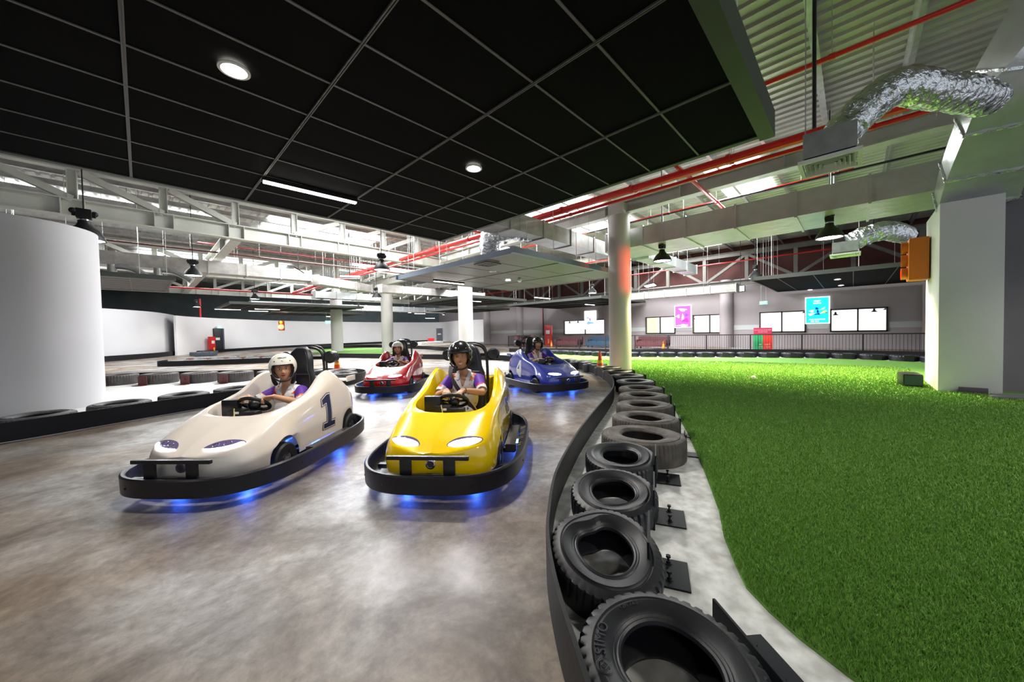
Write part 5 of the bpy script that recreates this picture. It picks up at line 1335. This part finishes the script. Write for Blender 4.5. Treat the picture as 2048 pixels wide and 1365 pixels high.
def remesh(m, voxel, smooth=3, fac=.5):
    me = m.mesh('tmp', [], 0); o = bpy.data.objects.new('tmp', me); COL.objects.link(o)
    r = o.modifiers.new('r', 'REMESH'); r.mode = 'VOXEL'; r.voxel_size = voxel
    if smooth: s = o.modifiers.new('s', 'SMOOTH'); s.iterations = smooth; s.factor = fac
    dg = bpy.context.evaluated_depsgraph_get(); out = bpy.data.meshes.new_from_object(o.evaluated_get(dg))
    bpy.data.objects.remove(o); bpy.data.meshes.remove(me)
    out.polygons.foreach_set('use_smooth', [True]*len(out.polygons)); return out
def g2(a, b, sa, sb): return math.exp(-(a*a)/(sa*sa)-(b*b)/(sb*sb))
def head_prim(m, M, female=False):
    n, k = 72, 60; vs = []; fs = []
    for j in range(k+1):
        th = math.pi*j/k
        for i in range(n):
            a = 2*math.pi*i/n; x = .096*math.sin(th)*math.cos(a); y = .077*math.sin(th)*math.sin(a); z = .120*math.cos(th)
            if z < -.02:
                t = clamp((-.02-z)/.1); y *= 1-.34*t**1.3; x = x*(1-.12*t)+(.012*t if x > 0 else .03*t)
            if x > 0:
                x += .020*g2(y, z+.028, .011, .017)+.011*g2(y, z+.006, .008, .024)+.004*g2(abs(y)-.012, z+.034, .007, .008)
                x -= .011*g2(abs(y)-.032, z-.010, .019, .012)
                x += .006*g2(abs(y)-.030, z-.032, .028, .010)
                x += .005*g2(abs(y)-.042, z+.030, .022, .022)
                x += .006*g2(y, z+.058, .024, .006)+.006*g2(y, z+.071, .018, .007)-.004*g2(y, z+.064, .026, .003)
                x += .008*g2(y, z+.102, .022, .016)
            vs.append(M @ Vector((x, y, z)))
    for j in range(k):
        for i in range(n): fs.append((j*n+i, (j+1)*n+i, (j+1)*n+(i+1) % n, j*n+(i+1) % n))
    m.add(vs, fs)
    for s in (-1, 1): 
        e = MB(); e.sphere((0, 0, 0), 1, 14, 10, sc=(.016, .008, .030)); m.add([M @ (Vector(v)+Vector((-.008, s*.080, -.005))) for v in e.v], e.f)
def hand_prim(m, wrist, R0, f, nn, side, curl=1.0, sc=1.0):
    """f: towards the knuckles, nn: palm normal, side: towards the thumb"""
    f = f.normalized(); nn = (nn-f*nn.dot(f)).normalized(); sd = side-f*side.dot(f)-nn*side.dot(nn); sd.normalize()
    W = wrist; 
    for q in (-1.5, -.5, .5, 1.5):
        capsule(m, W+sd*q*.011*sc, W+f*.078*sc+sd*q*.019*sc, .0125*sc, .0105*sc, 12)
    for q, L in ((1.5, .92), (.5, 1.0), (-.5, .95), (-1.5, .78)):
        b = W+f*.080*sc+sd*q*.0195*sc; p1 = b+(f*.026+nn*.020)*L*sc; p2 = p1+(f*.004+nn*.024)*L*sc; p3 = p2+(-f*.016+nn*.008)*L*sc
        capsule(m, b, p1, .0098*sc, .0088*sc, 10); capsule(m, p1, p2, .0088*sc, .0080*sc, 10); capsule(m, p2, p3, .0080*sc, .0070*sc, 10)
    t0 = W+f*.022*sc+sd*.026*sc; t1 = t0+(f*.030+sd*.018+nn*.014)*sc; t2 = t1+(f*.024+sd*.002+nn*.014)*sc
    capsule(m, W+f*.012*sc+sd*.010*sc, t0, .014*sc, .0125*sc, 10); capsule(m, t0, t1, .0125*sc, .0100*sc, 10); capsule(m, t1, t2, .0100*sc, .0085*sc, 10)
def helmet(M, parent, white, sc=1.0, text=None):
    n = 48; k = 18; cx = -.008; out_ = []; inn = []
    def zedge(phi):
        a = abs(((phi+math.pi) % (2*math.pi))-math.pi); d = math.degrees(a)
        if d < 42: return .052
        if d < 72: t = (d-42)/30; t = t*t*(3-2*t); return lerp(.052, -.085, t)
        return lerp(-.085, -.075, (d-72)/108)
    def pt(phi, t, g):
        rx, ry, rz = .140+g, .130+g, .140+g
        ze = zedge(phi)-.03
        the = math.acos(clamp(ze/rz, -1, 1)); th = the*t
        x = rx*math.sin(th)*math.cos(phi); y = ry*math.sin(th)*math.sin(phi); z = rz*math.cos(th)+.03
        return (cx+x, y, z)
    for i in range(n):
        for j in range(k+1): out_.append(pt(2*math.pi*i/n, j/k, 0)); inn.append(pt(2*math.pi*i/n, j/k, -.014))
    fs = []; N1 = len(out_)
    for i in range(n):
        i2 = (i+1) % n
        for j in range(k):
            fs.append((i*(k+1)+j, i*(k+1)+j+1, i2*(k+1)+j+1, i2*(k+1)+j)); fs.append((N1+i*(k+1)+j, N1+i2*(k+1)+j, N1+i2*(k+1)+j+1, N1+i*(k+1)+j+1))
        fs.append((i*(k+1)+k, N1+i*(k+1)+k, N1+i2*(k+1)+k, i2*(k+1)+k))
    m = MB(); m.add([M @ Vector(v) for v in out_+inn], fs)
    me = mat('helmet_white', (.78, .75, .66), .2, coat=.8) if white else mat('helmet_black', (.014, .014, .016), .18, coat=1.0)
    H_ = m.build('helmet', me, parent, 60)
    m = MB(); pts = [M @ Vector(pt(2*math.pi*i/n, 1.0, -.006)) for i in range(n)]
    m.tube(pts, .0075, 8, closed=True); m.build('helmet_trim', mat('helmet_trim', (.01, .01, .014), .5), H_)
    m = MB()
    for s in (-1, 1):
        m.tube([M @ Vector(p) for p in ((.028, s*.112, -.05), (.040, s*.085, -.085), (.052, s*.045, -.118), (.060, 0, -.128))], .006, 6, aspect=1.6)
    m.build('chin_strap', mat('strap_black', (.012, .012, .016), .6), H_)
    m = MB()
    for s in (-1, 0, 1): 
        p = Vector(pt(s*.62, .80 if s else .78, .002)); m.sphere(M @ p, .006*sc, 8, 6)
    m.build('helmet_stud', M_steelblk if white else M_chrome, H_)
    if text:
        me = text_mesh(text, .022, .0012, bold=.0006)
        hb = BVHTree.FromPolygons([Vector(v) for v in out_], [f for f in fs if max(f) < N1])
        for v in me.vertices:
            o = Vector((.5, v.co.x, .122+v.co.y)); h = hb.ray_cast(o, Vector((-1, 0, 0)))
            v.co = M @ ((h[0] if h[0] is not None else o)+Vector((.0025, 0, 0)))
        me.materials.clear(); me.materials.append(mat('helmet_print', (.03, .02, .02), .4)); o = bpy.data.objects.new('helmet_lettering', me); COL.objects.link(o); o.parent = H_
    return H_
def driver(K, label, hc, hyaw, hroll, hpitch, skin, hsc, white, female, handL, handR, wristL, wristR, elbL, elbR, voxel=.0045, smile=False, text=None, belt=False, hair=False, shz=.80, lean=0.0, bracelet=False):
    T0, bv, Rz = K
    T = empty('person', label, 'person', (0, 0, 0)); T.matrix_world = Rz
    hc = Vector(hc); M = Matrix.Translation(hc) @ Matrix.Rotation(hyaw, 4, 'Z') @ Matrix.Rotation(hpitch, 4, 'Y') @ Matrix.Rotation(hroll, 4, 'X') @ Matrix.Scale(hsc, 4)
    m = MB(); head_prim(m, M, female)
    nb = Vector((-.30, lean*.5, shz+.03)); capsule(m, nb, hc+Vector((-.02, 0, -.05*hsc)), .054, .05)
    sx = -.31; S = {}
    for s, w, e, h in ((1, wristL, elbL, handL), (-1, wristR, elbR, handR)):
        sh = Vector((sx, s*(.165 if female else .18)+lean, shz-.035)); w = Vector(w); e = Vector(e); S[s] = (sh, e, w)
        capsule(m, sh, e, .046, .036); capsule(m, e, e.lerp(w, .4), .036, .036); capsule(m, e.lerp(w, .4), w, .036, .0245)
    ell = MB(); ell.sphere((0, 0, 0), 1, 28, 18)
    def blobp(c, r, mm=m): mm.add([(c[0]+v[0]*r[0], c[1]+v[1]*r[1], c[2]+v[2]*r[2]) for v in ell.v], ell.f)
    tors = [((-.31, lean*.8, shz-.10), (.095, .17, .13)), ((-.30, lean*.5, shz-.25), (.095, .145, .16)), ((-.26, 0, .38), (.12, .155, .14)), ((-.305, lean, shz-.02), (.07, .12, .055))]
    for c, r in tors: blobp(c, r)
    for s in (-1, 1):
        hip = Vector((-.20, s*.09, .37)); kn = Vector((.22, s*.13, .47)); ft = Vector((.50, s*.10, .28))
        capsule(m, hip, kn, .075, .055); capsule(m, kn, ft, .055, .036); capsule(m, ft, ft+Vector((.10, 0, .02)), .036, .03)
    wc = Vector((.21, 0, .655)); nrm = Vector((-.62, 0, .78)).normalized()
    for s in (1, -1):
        sh, e, w = S[s]; kn = Vector((handL if s > 0 else handR)); f = (kn-w); fn = f.normalized()
        dn = -nrm
        hand_prim(m, w, None, fn, dn, Vector((0, -s, 0)), sc=1.0)
    me = remesh(m, voxel, 2, .45); me.name = 'person_body'; me.materials.append(skin)
    body = bpy.data.objects.new('body', me); COL.objects.link(body); body.parent = T
    hb = bvh_of(me)
    Mi = M.inverted(); R3 = M.to_3x3()
    def face(pts, name, m_, off, sub=1, parent=body, curve=None):
        d = (R3 @ Vector((-1, 0, 0))).normalized(); o = M @ Vector((.12, 0, 0)); ux = R3 @ Vector((0, 1, 0)); uy = R3 @ Vector((0, 0, 1))
        return decal(hb, pts, (o, ux, uy), d, name, m_, parent, off, sub)
    def arcpoly(cx, cy, w, h, sag, n=9):
        t = np.linspace(-1, 1, n); top = [(cx+w*a, cy+sag*(1-a*a)+h*math.sqrt(max(0, 1-a*a))) for a in t]; bot = [(cx+w*a, cy+sag*(1-a*a)-h*math.sqrt(max(0, 1-a*a))) for a in t[::-1]]
        return top+bot[1:-1]
    for s in (-1, 1):
        ey = face(arcpoly(s*.031, .007 if not smile else .006, .0145, .0052 if not smile else .0030, .001), 'eye', M_eyew, .0022)
        face(arcpoly(s*.030, .0072, .0058 if not smile else .005, .0052 if not smile else .0032, 0), 'iris', M_iris, .0036, parent=ey)
        face(arcpoly(s*.031, .0135 if not smile else .0105, .0165, .0016, .003), 'upper_lid', M_brow, .0030, parent=ey)
        face(arcpoly(s*.033, .027, .0185, .0026, .0045), 'eyebrow', M_brow, .0025)
    if smile:
        lp = face(arcpoly(0, -.060, .030, .010, -.008), 'lips', M_lipn, .0025); face(arcpoly(0, -.0595, .024, .0060, -.0075), 'teeth', M_teeth, .0048, parent=lp)
    else:
        lp = face(arcpoly(0, -.059, .024, .0068, -.0035), 'lips', M_lip if female else M_lipn, .0025)
        face(arcpoly(0, -.0585, .021, .0010, -.003), 'mouth_line', mat('mouth_dark', (.12, .01, .01), .5), .0045, parent=lp)
    face(arcpoly(-.007, -.041, .0032, .0018, 0), 'nostril', mat('mouth_dark', (.12, .01, .01), .5), .0018); face(arcpoly(.007, -.041, .0032, .0018, 0), 'nostril', MATS['mouth_dark'], .0018)
    helmet(M, T, white, hsc, text)
    if hair:
        h = MB()
        for s in (-1, 1):
            h.tube([M @ Vector(p) for p in smooth_path([(.030, s*.088, -.02), (.015, s*.094, -.07), (-.02, s*.09, -.12), (-.05, s*.07, -.17)], 4)], [.016]*4+[.02]*4+[.022]*4+[.014], 10)
        h.tube([M @ Vector(p) for p in ((-.07, -.06, -.07), (-.08, 0, -.08), (-.07, .06, -.07))], .035, 10)
        h.build('hair', M_hairb, T)
    else:
        h = MB(); h.tube([M @ Vector(p) for p in ((.085, -.052, .045), (.098, -.02, .052), (.100, .015, .050), (.088, .05, .045))], .009, 8); h.build('hair', M_hairb, T)
    # shirt
    m = MB()
    for c, r in tors: blobp((c[0]-.0, c[1], c[2]), (r[0]+.020, r[1]+.018, r[2]+.012), m)
    for s in (1, -1):
        sh, e, w = S[s]; capsule(m, sh+Vector((0, -s*.02, .0)), sh.lerp(e, .66), .066, .058)
        capsule(m, (-.3, s*.05, shz-.01), sh, .06, .06)
    me = remesh(m, .005, 3); me.name = 'shirt'
    for q in (M_shirt, M_purple, M_orange, M_sred, M_sblue): me.materials.append(q)
    kill = []; mi = []
    for p in me.polygons:
        c = p.center; idx = 0
        for s in (1, -1):
            sh, e, w = S[s]; d = (e-sh); L = d.length; t = (c-sh).dot(d.normalized())/L; rad = ((c-sh)-d.normalized()*t*L).length
            if c.y*s-lean*s > .10 and rad < .085 and (t > -.25) and (c.y-lean)*s > .135-.05*t: idx = 1 if t < .60 else 0
        if idx == 0 and c.x > -.34:
            v = noise.noise(Vector((c.x*14, c.y*15, c.z*12)))+.5*noise.noise(c*40)
            yy = abs(c.y-lean*.6)
            if .075 < yy and c.z > shz-.09 and v > .08: idx = 2 if v < .30 else 3
            elif v > .62: idx = 4
            elif v < -.62: idx = 2
        mi.append(idx)
    me.polygons.foreach_set('material_index', mi)
    bm = bmesh.new(); bm.from_mesh(me); dele = []
    ntop = shz+.05
    for f in bm.faces:
        c = f.calc_center_median(); 
        if c.x > -.30 and abs(c.y-lean*.5) < .010+.34*(c.z-(shz-.10)) and c.z > shz-.10: dele.append(f)
        elif c.z > shz+.045: dele.append(f)
    bmesh.ops.delete(bm, geom=dele, context='FACES'); bm.to_mesh(me); bm.free()
    me.polygons.foreach_set('use_smooth', [True]*len(me.polygons))
    sh_o = bpy.data.objects.new('shirt', me); COL.objects.link(sh_o); sh_o.parent = T
    sb = bvh_of(me)
    m = MB()
    for s in (-1, 1):
        y0 = lean*.5
        P = [(-.215, y0+s*.012, shz-.105), (-.225, y0+s*.045, shz-.055), (-.235, y0+s*.085, shz-.03), (-.30, y0+s*.088, shz+.052), (-.33, y0+s*.055, shz+.068), (-.262, y0+s*.048, shz+.022)]
        Q = [(x+.009, y, z+.008) for x, y, z in P]
        nP = len(P); m.add(P+Q, [tuple(range(nP)), tuple(range(nP, 2*nP))]+[(i, (i+1) % nP, nP+(i+1) % nP, nP+i) for i in range(nP)])
    m.tube([(-.335, y0-.07, shz+.06), (-.36, y0, shz+.075), (-.335, y0+.07, shz+.06)], .014, 8)
    m.build('collar', M_shirt, sh_o, 40)
    m = MB()
    for s in (1, -1):
        sh, e, w = S[s]; d = (e-sh).normalized(); c = sh.lerp(e, .66)+d*.038; m.tube([c-d*.018, c+d*.016], [.060, .056], 24, cap=False); m.tube([c-d*.018, c+d*.016], [.055, .051], 24, cap=False)
    m.build('sleeve_cuff', M_shirt, sh_o, 40)
    m = MB()
    for s in (-1, 1):
        capsule(m, (-.20, s*.09, .37), (.22, s*.13, .47), .086, .066); capsule(m, (.22, s*.13, .47), (.48, s*.10, .29), .066, .05)
    blobp((-.25, 0, .35), (.14, .17, .10), m)
    tr = remesh(m, .008, 2); tr.name = 'trousers'; tr.materials.append(M_trouser); o = bpy.data.objects.new('trousers', tr); COL.objects.link(o); o.parent = T
    for s in (-1, 1):
        m = MB(); m.sphere((.56, s*.10, .28), 1, 16, 10, sc=(.11, .045, .045)); m.build('shoe', mat('shoe_white', (.6, .6, .6), .5), T)
    if belt:
        m = MB(); P = []
        for t in np.linspace(0, 1, 26):
            y = lerp(-.155, .17, t); z = lerp(shz+.01, .40, t); h = sb.ray_cast(Vector((.3, y, z)), Vector((-1, 0, 0)))
            P.append((h[0] if h[0] is not None else Vector((-.22, y, z)))+Vector((.008, 0, 0)))
        P = [sum((P[max(0, min(len(P)-1, i+j))] for j in (-2, -1, 0, 1, 2)), Vector())/5 for i in range(len(P))]
        P = [Vector((-.37, -.17, shz+.12)), Vector((-.30, -.165, shz+.06))]+P; vs = []; fs = []
        for i, p in enumerate(P):
            t_ = (P[min(i+1, len(P)-1)]-P[max(0, i-1)]).normalized(); w_ = t_.cross(Vector((1, 0, 0))).normalized()*.024
            vs += [p-w_, p+w_, p+w_+Vector((.003, 0, 0)), p-w_+Vector((.003, 0, 0))]
        for i in range(len(P)-1):
            for q in range(4): fs.append((i*4+q, i*4+(q+1) % 4, i*4+4+(q+1) % 4, i*4+4+q))
        m.add(vs, fs); m.build('seat_belt', mat('belt_webbing', (.03, .025, .035), .6), T0, 30)
    if bracelet:
        sh, e, w = S[1]; d = (w-e).normalized(); c = w-d*.03; u = d.orthogonal().normalized(); v = d.cross(u); m = MB()
        m.tube([c+(u*math.cos(a)+v*math.sin(a))*.030 for a in np.linspace(0, 2*math.pi, 20, endpoint=False)], .0035, 6, closed=True); m.build('bracelet', mat('bracelet', (.02, .02, .02), .4), T)
    return T
def rimpt(ang, r=.14):
    wc = Vector((.21, 0, .655)); nrm = Vector((-.62, 0, .78)).normalized(); ux = Vector((0, 1, 0)); uy = nrm.cross(ux)*-1
    if uy.x < 0: uy = -uy
    return wc+(ux*math.cos(ang)+uy*math.sin(ang)*.86)*r, nrm
def grip(ang, fdir, up_=.024):
    p, n = rimpt(ang); f = Vector(fdir).normalized(); kn = p+n*up_-f*.012; return kn, kn-f*.085
kL, wL = grip(math.radians(62), (.85, -.15, -.12)); kR, wR = grip(math.radians(118), (.85, .12, -.12))
driver(KY, 'smiling person in a black open helmet and purple sleeved shirt driving the yellow kart', (-.21, -.02, 1.075), math.radians(8), math.radians(4), 0, M_skin2, 1.10, False, False, kL, kR, wL, wR, (-.06, .25, .69), (-.06, -.25, .66), .0042, True, None, True, shz=.84, bracelet=True)
kL, wL = grip(math.radians(35), (.55, -.80, -.10)); kR, wR = grip(math.radians(140), (.9, .1, .0))
driver(KW, 'person with red lips and a white open helmet driving the white kart', (-.20, .02, .975), math.radians(34), math.radians(2), 0, M_skin, 1.08, True, True, kL, kR, wL, wR, (-.08, .30, .60), (-.10, -.25, .62), .0042, False, 'ARROW', False, True, shz=.74)
kL, wL = grip(math.radians(30), (.85, -.2, 0)); kR, wR = grip(math.radians(150), (.85, .2, 0))
driver(KR, 'person in a white helmet driving the red kart', (-.20, 0, .985), math.radians(12), 0, 0, M_skin, 1.08, True, True, kL, kR, wL, wR, (-.08, .26, .62), (-.08, -.26, .62), .006, False, None, False, True, shz=.76)
kL, wL = grip(math.radians(40), (.85, -.2, 0)); kR, wR = grip(math.radians(150), (.85, .2, 0))
driver(KB, 'person in a black helmet driving the blue kart', (-.20, -.01, 1.04), math.radians(-22), math.radians(-3), 0, M_skin2, 1.08, False, False, kL, kR, wL, wR, (-.08, .26, .64), (-.05, -.28, .62), .006, False, None, False, shz=.80)
